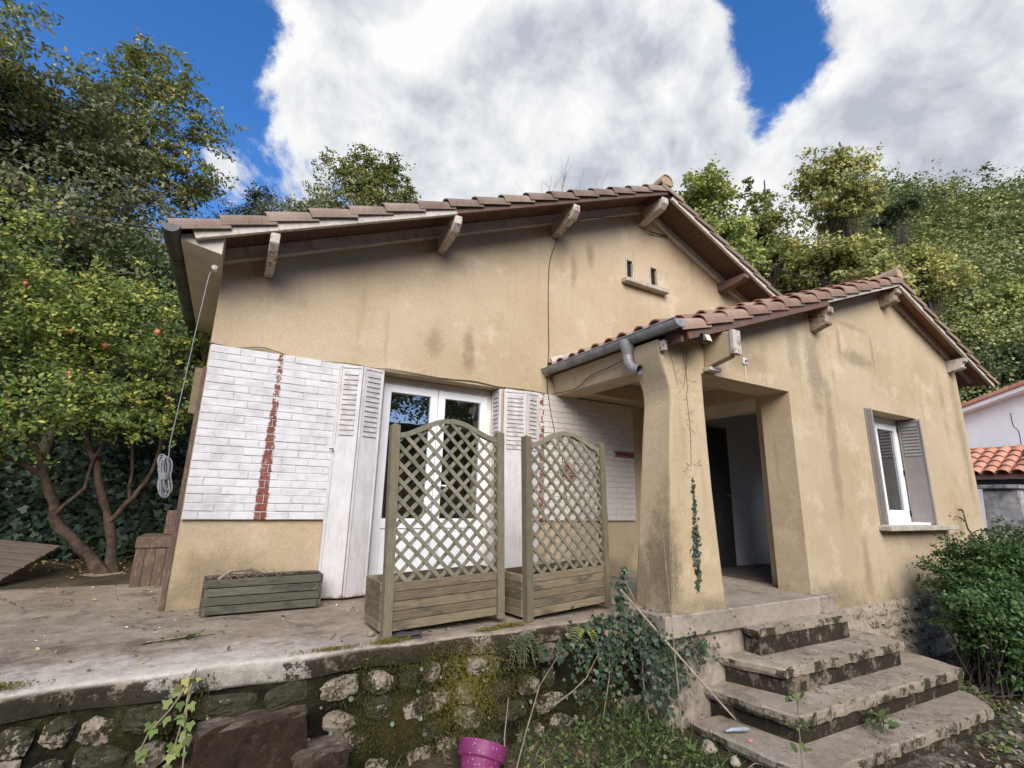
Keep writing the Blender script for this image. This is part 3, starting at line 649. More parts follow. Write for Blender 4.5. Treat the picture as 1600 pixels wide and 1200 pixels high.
# wing walls
mb = MB()
wall_cols(mb, [(3.46, 3.90, [(2.35, None)]), (3.90, 5.36, [(2.18, None)]), (5.36, 7.0, [(-0.13, None)]), (7.0, 8.44, [(-0.13, 0.70), (2.18, None)]), (8.44, 10.17, [(-0.13, None)])], WY, WY + 0.35, lambda x: zs_wing(x), 8.0)
mb.build('wall', M['stucco_wing'], house, bevel=0.0)
mb = MB(); mb.box((9.87, WY + 0.35, -0.9), (10.17, FY, zs_wing(10.17))); mb.build('wall', M['stucco_wing'], house)
# inner porch wall with the entrance
mb = MB(); mb.box((5.60, WY + 0.35, 0.03), (5.85, 3.67, 2.42)); mb.box((5.60, 4.70, 0.03), (5.85, FY, 2.42)); mb.build('wall', M['stucco_wing'], house)
mb = MB(); mb.box((5.604, 3.67, 2.09), (5.85, 4.70, 2.225)); mb.build('lintel', M['lintel'], house)
mb = MB(); mb.box((5.52, WY + 0.352, 2.225), (5.85, FY - 0.002, 2.42)); mb.build('porch_beam', M['stucco_wing'], house)
mb = MB(); mb.box((3.74, 4.62, 2.22), (5.52, FY - 0.003, 2.418)); mb.build('porch_beam', M['stucco_wing'], house)
# edge beam from the pillar to the main wall, slightly battered
mb = MB(); mb.prism([(3.45, 2.20), (3.74, 2.20), (3.74, 2.52), (3.38, 2.46)], 'y', WY + 0.33, FY - 0.002); mb.build('porch_beam', M['stucco_wing'], house, bevel=0.012)
mb = MB(); mb.box((3.74, WY + 0.352, 2.422), (5.85, FY - 0.002, 2.47)); mb.build('porch_ceiling', M['ceiling'], house)
# hall behind the entrance
mb = MB(); mb.box((8.2, WY + 0.352, 0.0), (8.3, FY, 2.5)); mb.box((5.852, FY - 0.02, 0.0), (8.2, FY - 0.003, 2.5)); mb.box((8.30, FY - 0.02, 0.0), (9.87, FY - 0.003, 2.5)); mb.build('inner_wall', M['inner_wall'], house)
mb = MB(); mb.box((5.852, WY + 0.352, 2.46), (9.868, FY - 0.022, 2.52)); mb.build('inner_ceiling', M['inner_wall'], house)
mb = MB(); mb.box((5.602, WY + 0.352, -0.02), (9.868, FY - 0.022, 0.045)); mb.build('inner_floor', M['inner_floor'], house)
dr = MB().box((5.86, 4.865, 0.05), (6.62, 4.905, 2.07)).build('entrance_door', M['door_wood'], house, bevel=0.004)
for (a, b) in ((0.25, 0.95), (1.1, 1.9)): MB().box((5.97, 4.853, a), (6.5, 4.865, b)).build('door_panel', M['door_wood'], dr, bevel=0.003)
MB().tube([(6.56, 4.865, 1.05), (6.56, 4.81, 1.05), (6.44, 4.81, 1.05)], 0.009).build('handle', M['handle'], dr)
mb = MB(); mb.box((5.62, 3.655, 0.05), (5.70, 3.675, 2.09)); mb.build('door_frame', M['door_wood'], house)
mb = MB(); mb.box((5.62, 4.64, 0.05), (5.70, 4.705, 2.09)); mb.build('door_frame', M['door_wood'], house)

# porch pillar: tapering shaft that cranks outwards under the eave
sec = [(-0.02, 3.285, 3.965, 3.035, 3.49), (0.18, 3.305, 3.955, 3.05, 3.48), (0.5, 3.33, 3.945, 3.065, 3.47), (0.9, 3.36, 3.935, 3.08, 3.46), (1.4, 3.41, 3.925, 3.09, 3.455), (1.78, 3.452, 3.918, 3.094, 3.452),
       (1.90, 3.465, 3.916, 3.095, 3.45), (1.99, 3.450, 3.914, 3.095, 3.45), (2.12, 3.395, 3.912, 3.095, 3.45), (2.26, 3.345, 3.912, 3.095, 3.45), (2.42, 3.32, 3.912, 3.095, 3.45)]
_s = np.array(sec); _z = np.concatenate([np.linspace(-0.02, 1.7, 9), np.linspace(1.78, 2.42, 15)])
sec = [tuple([float(z)] + [float(np.mean([np.interp(z + d, _s[:, 0], _s[:, c]) for d in (-0.07, -0.035, 0, 0.035, 0.07)])) for c in (1, 2, 3, 4)]) for z in _z]
rings = []
for (z, xl, xr, yf, yb) in sec:
    r_ = 0.022; j = 0.0015
    ring = []
    for (cx, cy, a0) in ((xl + r_, yf + r_, 180), (xr - r_, yf + r_, 270), (xr - r_, yb - r_, 0), (xl + r_, yb - r_, 90)):
        for a in (0, 45, 90): ring.append((cx + r_*math.cos(rad(a0 + a)) + random.uniform(-j, j), cy + r_*math.sin(rad(a0 + a)) + random.uniform(-j, j), z))
    rings.append(ring)
MB().loft(rings, smooth=False).build('pillar', M['stucco_pillar'], house)

# porch floor slab and the rendered wall below it
pf = MB(); pf.box((3.16, 3.0, -0.135), (5.62, FY, 0.04)); pf.build('porch_floor', M['porch'], house, bevel=0.012, cuts=0)
MB().box((3.20, 3.05, -0.95), (5.70, 3.40, -0.136)).build('porch_base', M['render'], house)

# brick panels: painted bricks on a mortar bed
BRK = []
for k in range(4):
    BRK.append(MB().box((-0.5, -0.012, -0.030), (0.5, 0.012, 0.030)).mesh('brick', M['brick'], bevel=0.004, jitter=0.0016))
def brick_panel(x0, x1, z0, z1, first):
    pn = MB().box((x0, FY - 0.031, z0), (x1, FY - 0.0, z1)).build('brick_panel', M['mortar'], house)
    rows = 22; ch = (z1 - z0)/rows; z = z0 + ch/2
    for r_ in range(rows):
        x = x0 + 0.003; l = first if r_ % 2 else first*0.5
        l *= random.uniform(0.9, 1.1)
        while x < x1 - 0.03:
            l = min(l, x1 - 0.003 - x)
            o = put(random.choice(BRK), 'brick', pn, (x + l/2, FY - 0.025 + random.uniform(-0.0022, 0.0022), z + random.uniform(-0.0015, 0.0015)), (random.uniform(-.012, .012), random.uniform(-.005, .005), random.uniform(-.006, .006)))
            o.scale = (l, 1, (ch - 0.0055)/0.060)
            x += l + 0.005; l = 0.228*random.uniform(0.94, 1.05)
        z += ch
    return pn
brick_panel(-0.288, 0.93, 0.698, 2.205, 0.228)
brick_panel(2.98, 4.72, 0.688, 2.205, 0.228)
MB().box((2.72, FY - 0.018, 0.69), (2.98, FY, 2.203)).build('brick_panel', M['brick'], house)
MB().box((0.93, FY - 0.018, 0.69), (1.22, FY, 2.203)).build('brick_panel', M['brick'], house)
# timber strip on the corner and a bit of pale batten
MB().add([(-0.335, FY - 0.012, 0.0), (-0.302, FY - 0.012, 0.0), (-0.302, FY + 0.05, 0.0), (-0.335, FY + 0.05, 0.0), (-0.325, FY - 0.012, 2.0), (-0.298, FY - 0.012, 2.0), (-0.298, FY + 0.05, 2.0), (-0.325, FY + 0.05, 2.0)],
         [(0, 3, 2, 1), (4, 5, 6, 7), (0, 1, 5, 4), (1, 2, 6, 5), (2, 3, 7, 6), (3, 0, 4, 7)]).build('corner_board', M['dark_wood'], house)
MB().box((-0.40, FY + 0.3, 1.62), (-0.30, FY + 0.34, 2.05)).build('batten', M['plank'], house)

# small attic vents with a shared sill
for (a, b, z0, z1) in ((4.735, 4.845, 4.15, 4.45), (5.225, 5.345, 4.16, 4.46)):
    fr = MB()
    t_ = 0.026
    fr.box((a - t_, FY - 0.012, z0 - 0.01), (a - 0.001, FY + 0.05, z1 + t_)); fr.box((b + 0.001, FY - 0.012, z0 - 0.01), (b + t_, FY + 0.05, z1 + t_)); fr.box((a - 0.001, FY - 0.0125, z1 + 0.001), (b + 0.001, FY + 0.05, z1 + t_))
    v = fr.build('vent', M['sill'], house, bevel=0.003)
    MB().box((a + 0.001, FY + 0.03, z0 + 0.001), (b - 0.001, FY + 0.05, z1 - 0.001)).build('vent_shade_sheet', M['dark_in'], v)  # black sheet stands in for the shade inside the vent
MB().box((4.62, FY - 0.115, 4.055), (5.50, FY - 0.001, 4.118)).build('vent_sill', M['sill'], house, bevel=0.006)

# ------------------------------------------------------------------ roofs
class Slope:
    """local frame on a roof slope: u up the slope, y along the world, n out of the roof"""
    def __init__(s, xe, ze, xr, zr):
        s.o = Vector((xe, 0, ze)); d = Vector((xr - xe, 0, zr - ze)); s.len = d.length; s.u = d.normalized()
        s.left = xr > xe; s.th = math.atan2(abs(s.u.z), abs(s.u.x)); s.n = Vector((-s.u.z, 0, s.u.x)) if s.left else Vector((s.u.z, 0, -s.u.x))
        yv = s.n.cross(s.u); m = Matrix((s.u, yv, s.n)).transposed(); s.rot = m.to_euler(); s.ysgn = yv.y
    def at(s, u, y, n): return s.o + s.u*u + Vector((0, y, 0)) + s.n*n
    def slab(s, mb, u0, u1, y0, y1, n0, n1):
        ps = [s.at(u, 0, n) for (u, n) in ((u0, n0), (u1, n0), (u1, n1), (u0, n1))]
        return mb.prism([(p.x, p.z) for p in ps], 'y', y0, y1)

def tile_mesh(name, flange, sgn, mats, ln=0.43, r0=0.092, th=0.014):
    """a clay cover tile along +x, the low end at x=0; with a hanging flange on its outer side for the verge"""
    def prof(r, inner):
        pts = []
        k = r - (th if inner else 0)
        if flange: pts.append((-k, -0.036))
        for a in range(180, -1, -20): pts.append((k*math.cos(rad(a)), k*math.sin(rad(a))*0.92))
        return pts
    rings = []
    for (x, sc, dn) in ((0.0, 1.06, 0.030), (ln*0.5, 1.0, 0.014), (ln, 0.93, -0.004)):
        o_ = prof(r0*sc, False); i_ = prof(r0*sc, True)[::-1]
        rings.append([(x + random.uniform(-.002, .002), sgn*p[0], p[1] + dn) for p in o_ + i_])
    m_ = MB(); n = len(rings[0]); h = n//2
    m_.loft(rings, caps=False)
    for rg, fl in ((rings[0], False), (rings[-1], True)):
        m_.add(rg, [(i, i + 1, n - 2 - i, n - 1 - i) for i in range(h - 1)])
    me = m_.mesh(name, mats[0], fix=True)
    for m2 in mats[1:]: me.materials.append(m2)
    if len(mats) > 1:
        for p in me.polygons:
            if all(me.vertices[i].co.x < 0.01 for i in p.vertices): p.material_index = 1
    return me

def tile_row(parent, sl, mesh, y, n_rows, expo, u0, n0=0.0, jit=0.006):
    for k in range(n_rows):
        put(mesh, 'roof_tile', parent, sl.at(u0 + k*expo + random.uniform(-jit, jit), y + random.uniform(-jit, jit), n0),
            (sl.rot.x, sl.rot.y + random.uniform(-.012, .012), sl.rot.z + random.uniform(-.012, .012)))

def corrugated(sl, y0, y1, u0, u1, n0, mat, parent, pitch=0.215):
    """the field of tiles out of sight from below, kept as one wavy, stepped mass"""
    m_ = MB(); k = int((y1 - y0)/pitch); rows = int((u1 - u0)/0.36); seg = 6
    for r_ in range(rows):
        a, b = u0 + r_*0.36, u0 + (r_ + 1)*0.36
        vs = []
        for (u, dn) in ((a, 0.03), (b, 0.0)):
            for i in range(k*seg + 1): vs.append(sl.at(u, y0 + i*pitch/seg, n0 + dn + 0.08*abs(math.sin(math.pi*i/seg))))
        nn = k*seg + 1
        m_.add(vs, [(i, i + 1, nn + i + 1, nn + i) for i in range(nn - 1)], True)
    return tag(m_.build('tile_field', mat, parent, fix=False), kind='stuff')

YO, YB = 4.42, 11.3
YW = 2.85
mL = Slope(-0.62, zs_main(-0.62), 5.08, 5.475); mR = Slope(10.75, zs_main(10.75), 5.08, 5.475)
wL = Slope(3.38, zs_wing(3.38), 8.0, 4.095); wR = Slope(10.95, zs_wing(10.95), 8.0, 4.095)
roof = mL.slab(MB(), 0.0, mL.len, YO + 0.045, YB, 0.022, 0.045)
mR.slab(roof, 0.0, mR.len, YO + 0.045, YB, 0.0222, 0.0452)
roof = roof.build('roof', M['brown_beam'], house)
wroof = wL.slab(MB(), 0.0, wL.len, YW + 0.04, FY - 0.002, 0.022, 0.045)
wR.slab(wroof, 0.0, wR.len, YW + 0.04, FY + 3, 0.0222, 0.0452)
wroof = wroof.build('roof', M['brown_beam'], house)

# soffit boards run across the overhang, a thin shadow gap between them
def soffit(parent, sl, y0, y1, u0, u1, mat, wd=0.098):
    me = MB().box((0, -(y1 - y0)/2, 0.0), (wd - 0.004, (y1 - y0)/2, 0.02)).mesh('soffit_board', mat)
    u = u0
    while u < u1 - wd:
        put(me, 'soffit_board', parent, sl.at(u, (y0 + y1)/2, random.uniform(-0.0015, 0.0015)), sl.rot); u += wd
soffit(roof, mL, YO + 0.05, FY, 0.10, mL.len, M['soffit'])
soffit(roof, mR, YO + 0.05, FY, 1.2, mR.len, M['soffit'])
soffit(wroof, wL, YW + 0.045, WY, 0.05, wL.len, M['soffit'])
soffit(wroof, wR, YW + 0.045, WY, 0.0, wR.len, M['soffit_pale'])

# verge boards and wall plates
def board(parent, name, sl, y0, y1, u0, u1, n0, n1, mat, bev=0.004):
    return sl.slab(MB(), u0, u1, y0, y1, n0, n1).build(name, mat, parent, bevel=bev)
uj = (1.75 + 0.62)/math.cos(mL.th)
board(roof, 'verge_board', mL, YO, YO + 0.045, 0.10, uj, -0.088, 0.024, M['white_beam'])
board(roof, 'verge_board', mL, YO + 0.004, YO + 0.045, uj + 0.003, mL.len + 0.02, -0.082, 0.026, M['brown_beam'])
board(roof, 'verge_board', mR, YO + 0.001, YO + 0.045, 0.05, mL.len - 0.2, -0.086, 0.024, M['white_beam'])
board(roof, 'wall_plate', mL, FY - 0.075, FY - 0.001, 0.20, mL.len - 0.02, -0.125, -0.003, M['white_beam'])
board(roof, 'wall_plate', mR, FY - 0.074, FY - 0.001, 0.30, mR.len - 0.02, -0.125, -0.003, M['white_beam'])
uw = (5.95 - 3.38)/math.cos(wL.th)
board(wroof, 'verge_board', wL, YW, YW + 0.04, 0.06, uw, -0.092, 0.024, M['brown_beam'])
board(wroof, 'verge_board', wL, YW + 0.002, YW + 0.04, uw + 0.003, wL.len + 0.01, -0.055, 0.024, M['white_beam'])
board(wroof, 'verge_board', wR, YW + 0.001, YW + 0.04, 0.03, wR.len - 0.03, -0.085, 0.024, M['white_beam'])
board(wroof, 'wall_plate', wR, WY - 0.06, WY - 0.001, 0.30, wR.len - 0.02, -0.10, -0.003, M['red_bracket'])
board(wroof, 'wall_plate', wL, WY - 0.05, WY - 0.001, 0.25, wL.len - 0.02, -0.08, -0.003, M['red_bracket'])
MB().prism([(-0.60, 2.93), (-0.301, 2.875), (-0.301, 3.095), (-0.60, 2.97)], 'y', YO + 0.06, YB - 0.1).build('eave_box', M['lintel'], roof)
MB().box((3.40, YW + 0.045, 2.36), (3.44, 3.08, 2.45)).build('eave_board', M['brown_beam'], wroof)

# verge tiles, cover tiles, ridge tiles
TV_L = tile_mesh('verge_tile', True, 1, [M['tile']]); TV_R = tile_mesh('verge_tile', True, -1, [M['tile']])
TW_L = tile_mesh('verge_tile_wing', True, 1, [M['tile_wing'], M['tile_rim']]); TW_R = tile_mesh('verge_tile_wing', True, -1, [M['tile_wing'], M['tile_rim']])
TC = tile_mesh('cover_tile', False, 1, [M['tile_wing'], M['tile_rim']], r0=0.085)
tile_row(roof, mL, TV_L, YO + 0.062, 17, 0.366, -0.05)
tile_row(roof, mR, TV_R, YO + 0.062, 17, 0.366, -0.02)
corrugated(mL, YO + 0.17, YB, 0.0, mL.len, 0.05, M['tile'], roof)
corrugated(mR, YO + 0.17, YB, 0.0, mR.len, 0.05, M['tile'], roof)
tile_row(wroof, wL, TW_L, YW + 0.065, 14, 0.352, -0.03, 0.012)
tile_row(wroof, wR, TW_R, YW + 0.065, 9, 0.352, -0.05)
for c in range(9):
    tile_row(wroof, wL, TC, YW + 0.065 + 0.222*(c + 1), 14, 0.350, 0.0 + 0.02*math.sin(c*2.3), 0.082)
corrugated(wR, YW + 0.17, FY + 2.9, 0.0, wR.len, 0.05, M['tile_wing'], wroof)
RT = MB()
def ridge_rings(r):
    out = []
    for (x, sc, dz) in ((0, 1.08, 0.02), (0.24, 1.0, 0.0), (0.48, 0.94, -0.01)):
        o_ = [(x, r*sc*math.cos(rad(a)), r*sc*math.sin(rad(a)) + dz) for a in range(-15, 196, 15)]
        i_ = [(x, (r*sc - .015)*math.cos(rad(a)), (r*sc - .015)*math.sin(rad(a)) + dz) for a in range(195, -16, -15)]
        out.append(o_ + i_)
    return out
rr_ = ridge_rings(0.115); RT.loft(rr_, caps=False); n_ = len(rr_[0])
for rg in (rr_[0], rr_[-1]): RT.add(rg, [(i, i + 1, n_ - 2 - i, n_ - 1 - i) for i in range(n_//2 - 1)])
RTm = RT.mesh('ridge_tile', M['ridge'])
for k in range(16): put(RTm, 'ridge_tile', roof, (5.08, YO - 0.03 + 0.42*k, 5.475 + 0.085), (rad(90)*0, 0, rad(90)))
for k in range(6): put(RTm, 'ridge_tile', wroof, (8.0, YW - 0.03 + 0.42*k, 4.095 + 0.085), (0, 0, rad(90)))
# mortar that closes the ridge ends
for (x, y, z, p) in ((5.08, YO - 0.015, 5.475 + 0.105, roof), (8.0, YW - 0.015, 4.095 + 0.105, wroof)):
    m_ = MB(); m_.prism([(x + 0.105*math.cos(rad(a)), z + 0.105*math.sin(rad(a))) for a in range(-20, 201, 20)], 'y', y, y + 0.06); m_.build('ridge_mortar', M['ridge'], p)

# mortar flashing where the wing roof meets the main wall
m_ = MB(); pts = []
for i in range(15):
    x = 3.36 + i*0.17; pts.append((x, zs_wing(x) + 0.265 + 0.012*wob(x, 1, 5) - 0.12*sstep(1.6, 0, i/2.5)*0 - 0.0))
low = [(x, zs_wing(x) + 0.06) for (x, z) in pts[::-1]]
vs = [(x, FY - 0.012, z) for (x, z) in pts] + [(x, FY - 0.07, z - 0.09) for (x, z) in pts] + [(x, FY - 0.16, zs_wing(x) + 0.10) for (x, z) in pts]
k = len(pts); m_.add(vs, [(i, i + 1, k + i + 1, k + i) for i in range(k - 1)] + [(k + i, k + i + 1, 2*k + i + 1, 2*k + i) for i in range(k - 1)], True)
m_.build('flashing', M['flash'], wroof, fix=False)

# brackets (corbels) carry the verge boards
def bracket(parent, x, ztop, y_wall, y_out, wd, ht, mat, style=0, label=None):
    L_ = y_wall - y_out
    if style == 0: prof = [(y_wall, ztop), (y_out, ztop), (y_out, ztop - ht*0.42), (y_out + L_*0.14, ztop - ht*0.72), (y_out + L_*0.30, ztop - ht*0.80), (y_wall, ztop - ht)]
    else: prof = [(y_wall, ztop), (y_out, ztop), (y_out - 0.0, ztop - ht*0.28), (y_out + L_*0.16, ztop - ht*0.36), (y_out + L_*0.22, ztop - ht*0.62), (y_out + L_*0.10, ztop - ht*0.70), (y_out + L_*0.16, ztop - ht*0.80), (y_wall, ztop - ht)]
    m_ = MB(); n = len(prof)
    m_.prism(prof, 'x', x - wd/2, x + wd/2)
    o = m_.build('bracket', mat, parent, bevel=0.005, origin=(x, y_wall, ztop))
    if label: o['label'] = label
    return o
for (x, w_) in ((0.075, 0.078), (1.80, 0.088), (3.42, 0.10)):
    bracket(roof, x, zs_main(x - w_/2) - 0.09, FY - 0.0, YO + 0.012, w_, 0.225, M['white_bracket'])
bracket(roof, 5.06, zs_main(4.98) - 0.10, FY, YO + 0.012, 0.12, 0.22, M['white_bracket'])
bracket(roof, 6.86, zs_main(6.95) - 0.09, FY, YO + 0.02, 0.13, 0.15, M['brown_beam'])
bracket(wroof, 6.02, zs_wing(5.95) - 0.085, WY, YW + 0.01, 0.11, 0.27, M['red_bracket'], 1)
bracket(wroof, 7.95, zs_wing(7.9) - 0.08, WY, YW + 0.01, 0.13, 0.22, M['red_bracket'], 1)
bracket(wroof, 9.92, zs_wing(9.98) - 0.08, WY, YW + 0.01, 0.13, 0.20, M['white_bracket'], 1)
# boxed timber on the corner of the porch, capped with white boards
bx = MB().prism([(WY - 0.002, 2.235), (WY - 0.002, 2.60), (2.79, 2.53), (2.79, 2.33), (2.82, 2.285)], 'x', 3.955, 4.045).build('bracket', M['stucco_wing'], house, bevel=0.006)
MB().box((3.945, 2.745, 2.30), (4.055, 2.788, 2.54)).build('bracket_end', M['white_bracket'], bx, bevel=0.004)
MB().box((3.93, 3.01, 2.195), (4.10, WY - 0.001, 2.233)).build('bracket_foot', M['white_bracket'], bx, bevel=0.004)

# ------------------------------------------------------------------ gutters
def gutter(parent, x, z, y0, y1, r, mat, side, rings_at, name='gutter'):
    """half round channel along Y, open on top, with a rolled front bead"""
    prof = [(r*math.cos(rad(a)), r*math.sin(rad(a))) for a in range(180, 361, 15)]
    inn = [((r - .004)*math.cos(rad(a)), (r - .004)*math.sin(rad(a))) for a in range(360, 179, -15)]
    m_ = MB()
    m_.loft([[(x + px, y, z + pz) for (px, pz) in prof + inn] for y in (y0, y1)], smooth=True, caps=True)
    m_.tube([(x + side*r, y0, z + 0.004), (x + side*r, y1, z + 0.004)], 0.008, 8)
    g = m_.build(name, mat, parent)
    m2 = MB(); m2.prism([(x + px, z + pz) for (px, pz) in prof], 'y', y0 - 0.004, y0 + 0.004); m2.build('gutter_end', mat, g)
    for yy in rings_at:
        m3 = MB(); ro = r + 0.0045
        pr = [(ro*math.cos(rad(a)), ro*math.sin(rad(a))) for a in range(180, 361, 15)]; pi = [((r + .0005)*math.cos(rad(a)), (r + .0005)*math.sin(rad(a))) for a in range(360, 179, -15)]
        m3.loft([[(x + px, y, z + pz) for (px, pz) in pr + pi] for y in (yy, yy + 0.022)], smooth=False); m3.build('gutter_joint', mat, g)
    return g
gutter(house, -0.665, 2.985, 4.36, 11.2, 0.066, M['zinc_dark'], -1, [4.95, 5.6, 6.3, 7.4, 8.5, 9.8])
gw = gutter(house, 3.292, 2.515, 2.80, 4.94, 0.068, M['zinc'], -1, [3.32, 3.95, 4.45, 4.86])
# outlet funnel and the cut-off elbow
m_ = MB(); m_.lathe([(0.088, 0.01), (0.082, -0.03), (0.062, -0.09), (0.049, -0.14)], (3.292, 3.47, 2.485), 20); m_.build('gutter_outlet', M['zinc'], gw)
pth = [(3.292, 3.47, 2.37), (3.292, 3.47, 2.31), (3.294, 3.455, 2.25), (3.300, 3.42, 2.205), (3.307, 3.375, 2.18), (3.312, 3.33, 2.17)]
m_ = MB(); m_.tube(pth, 0.049, 18, caps=False); m_.tube(pth, 0.0455, 18, caps=False); m_.build('drain_elbow', M['zinc'], gw, fix=False)
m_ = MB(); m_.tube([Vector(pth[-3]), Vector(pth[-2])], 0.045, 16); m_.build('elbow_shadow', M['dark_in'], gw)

# ------------------------------------------------------------------ french door
GY = FY + 0.20
door = MB()
for (a, b) in (((1.257, GY, 0.03), (1.33, GY + 0.07, 2.198)), ((2.585, GY, 0.03), (2.658, GY + 0.07, 2.198)), ((1.33, GY, 2.12), (2.585, GY + 0.07, 2.198)), ((1.257, GY - 0.02, 0.0), (2.658, GY + 0.08, 0.03))): door.box(a, b)
door = door.build('french_door', M['pvc_aged'], house, bevel=0.004)
for (a, b, hs) in ((1.332, 1.955, 1), (1.962, 2.583, -1)):
    lf = MB(); y0, y1 = GY - 0.012, GY + 0.055; s_ = 0.085
    lf.box((a, y0, 0.035), (a + s_, y1, 2.118)); lf.box((b - s_, y0, 0.035), (b, y1, 2.118)); lf.box((a + s_, y0 + .001, 2.03), (b - s_, y1, 2.118)); lf.box((a + s_, y0 + .001, 0.60), (b - s_, y1, 0.70)); lf.box((a + s_, y0 + .001, 0.035), (b - s_, y1, 0.13))
    lf = lf.build('door_leaf', M['pvc'], door, bevel=0.005)
    MB().box((a + s_, y0 + 0.03, 0.70), (b - s_, y0 + 0.036, 2.03)).build('pane', M['glass'], lf)
    MB().box((a + s_, y0 + 0.016, 0.13), (b - s_, y0 + 0.04, 0.60)).build('door_panel', M['pvc'], lf, bevel=0.004)
    if hs < 0: MB().tube([(a + 0.03, y0, 1.05), (a + 0.03, y0 - 0.045, 1.05), (a + 0.14, y0 - 0.045, 1.05)], 0.009).box((a + 0.012, y0 - 0.006, 0.95), (a + 0.048, y0 + 0.002, 1.13)).build('handle', M['pvc'], lf)
MB().box((1.25, FY - 0.02, -0.05), (2.665, GY - 0.02, 0.012)).build('door_sill', M['sill'], house)

# bi-fold metal shutters
def shutter_leaf(parent, p0, p1, z0, z1, mat, slat_mat, label=None, slats=13, frame=0.028, top=0.30):
    """a sheet leaf from p0 to p1 (plan), with pressed louvres in its upper third"""
    p0, p1 = Vector((*p0, 0)), Vector((*p1, 0)); d = (p1 - p0); L_ = d.length; d.normalize(); nn = Vector((d.y, -d.x, 0))
    if nn.y > 0 and abs(nn.y) > 0.3: nn = -nn
    H = z1 - z0; mid = (p0 + p1)/2
    m_ = MB(); zc = (z0 + z1)/2
    m_.obox(mid + Vector((0, 0, zc)), d*L_/2, nn*0.010, Vector((0, 0, H/2)))
    for e in (-1, 1): m_.obox(mid + d*e*(L_/2 - 0.008) + nn*0.013 + Vector((0, 0, zc)), d*0.008, nn*0.006, Vector((0, 0, H/2 - 0.003)))
    m_.obox(mid + nn*0.013 + Vector((0, 0, z1 - 0.018)), d*(L_/2 - 0.017), nn*0.005, Vector((0, 0, 0.012)))
    lf = m_.build('shutter_leaf', mat, parent, bevel=0.003)
    if label: lf['label'] = label
    hh = H*top/slats
    for k in range(slats):
        zz = z1 - 0.06 - k*hh
        q = MB(); c = mid + nn*0.012 + Vector((0, 0, zz - hh*0.40)); tilt = Vector((0, 0, 1))*hh*0.36 - nn*0.006
        q.obox(c, d*(L_/2 - frame - 0.012), (nn + Vector((0, 0, 0.25))).normalized()*0.004, tilt); q.build('louvre', slat_mat, lf)
    return lf
sh = MB().box((0.815, FY - 0.055, 0.03), (0.83, FY - 0.023, 2.18)).build('shutter', M['shutter'], house)
sh['label'] = 'folded white shutter left of the french door'
shutter_leaf(sh, (0.83, FY - 0.045), (1.03, FY - 0.12), 0.02, 2.185, M['shutter'], M['shutter_slat'])
shutter_leaf(sh, (1.035, FY - 0.12), (1.25, FY - 0.06), 0.02, 2.185, M['shutter'], M['shutter_slat'])
MB().tube([(0.80, FY - 0.06, 1.35), (0.80, FY - 0.09, 1.35), (0.825, FY - 0.09, 1.35), (0.825, FY - 0.09, 1.32)], 0.006, 6).build('shutter_catch', M['iron'], sh)
sh = MB().box((3.165, FY - 0.05, 0.03), (3.18, FY - 0.023, 2.18)).build('shutter', M['shutter'], house)
sh['label'] = 'folded white shutter right of the french door'
shutter_leaf(sh, (2.652, FY + 0.17), (2.655, FY - 0.02), 0.02, 2.19, M['shutter'], M['shutter_slat'])
shutter_leaf(sh, (2.69, FY - 0.03), (2.965, FY - 0.085), 0.02, 2.185, M['shutter'], M['shutter_slat'])
shutter_leaf(sh, (2.972, FY - 0.085), (3.16, FY - 0.045), 0.02, 2.185, M['shutter'], M['shutter_slat'])

# ------------------------------------------------------------------ wing window
WG = WY + 0.24
win = MB()
for (a, b) in (((7.003, WG, 0.745), (7.07, WG + 0.07, 2.177)), ((8.37, WG, 0.745), (8.437, WG + 0.07, 2.177)), ((7.07, WG, 2.09), (8.37, WG + 0.07, 2.177)), ((7.07, WG, 0.745), (8.37, WG + 0.07, 0.81))): win.box(a, b)
win = win.build('window', M['pvc'], house, bevel=0.004)
for (a, b) in ((7.072, 7.717), (7.723, 8.368)):
    sa = MB(); s_ = 0.075; y0, y1 = WG - 0.012, WG + 0.05
    sa.box((a, y0, 0.812), (a + s_, y1, 2.088)); sa.box((b - s_, y0, 0.812), (b, y1, 2.088)); sa.box((a + s_, y0 + .001, 2.01), (b - s_, y1, 2.088)); sa.box((a + s_, y0 + .001, 0.812), (b - s_, y1, 0.90))
    sa = sa.build('sash', M['pvc'], win, bevel=0.005)
    MB().box((a + s_, y0 + 0.03, 0.90), (b - s_, y0 + 0.036, 2.01)).build('pane', M['glass'], sa)
for zz in (0.86, 1.42, 2.03): MB().box((8.385, WG - 0.02, zz - 0.035), (8.41, WG - 0.0, zz + 0.035)).build('hinge', M['black'], win)
m_ = MB(); m_.box((6.93, WY - 0.15, 0.655), (8.82, WG + 0.02, 0.715)); m_.build('window_sill', M['sill'], house, bevel=0.008)
MB().box((7.003, WY + 0.02, 0.716), (8.437, WG - 0.001, 0.744)).build('window_step', M['pvc'], win)
sh = MB().box((6.985, WY - 0.02, 0.72), (6.999, WY + 0.0, 2.17)).build('shutter', M['shutter_wing'], house)
shutter_leaf(sh, (7.02, WY - 0.075), (7.018, WY + 0.20), 0.725, 2.165, M['shutter_wing'], M['shutter_wing'])
sh = MB().box((8.441, WY - 0.03, 0.72), (8.455, WY + 0.0, 2.17)).build('shutter', M['shutter_wing'], house)
shutter_leaf(sh, (8.42, WY + 0.225), (8.425, WY - 0.05), 0.725, 2.165, M['shutter_wing'], M['shutter_wing'], slats=10, top=0.32)

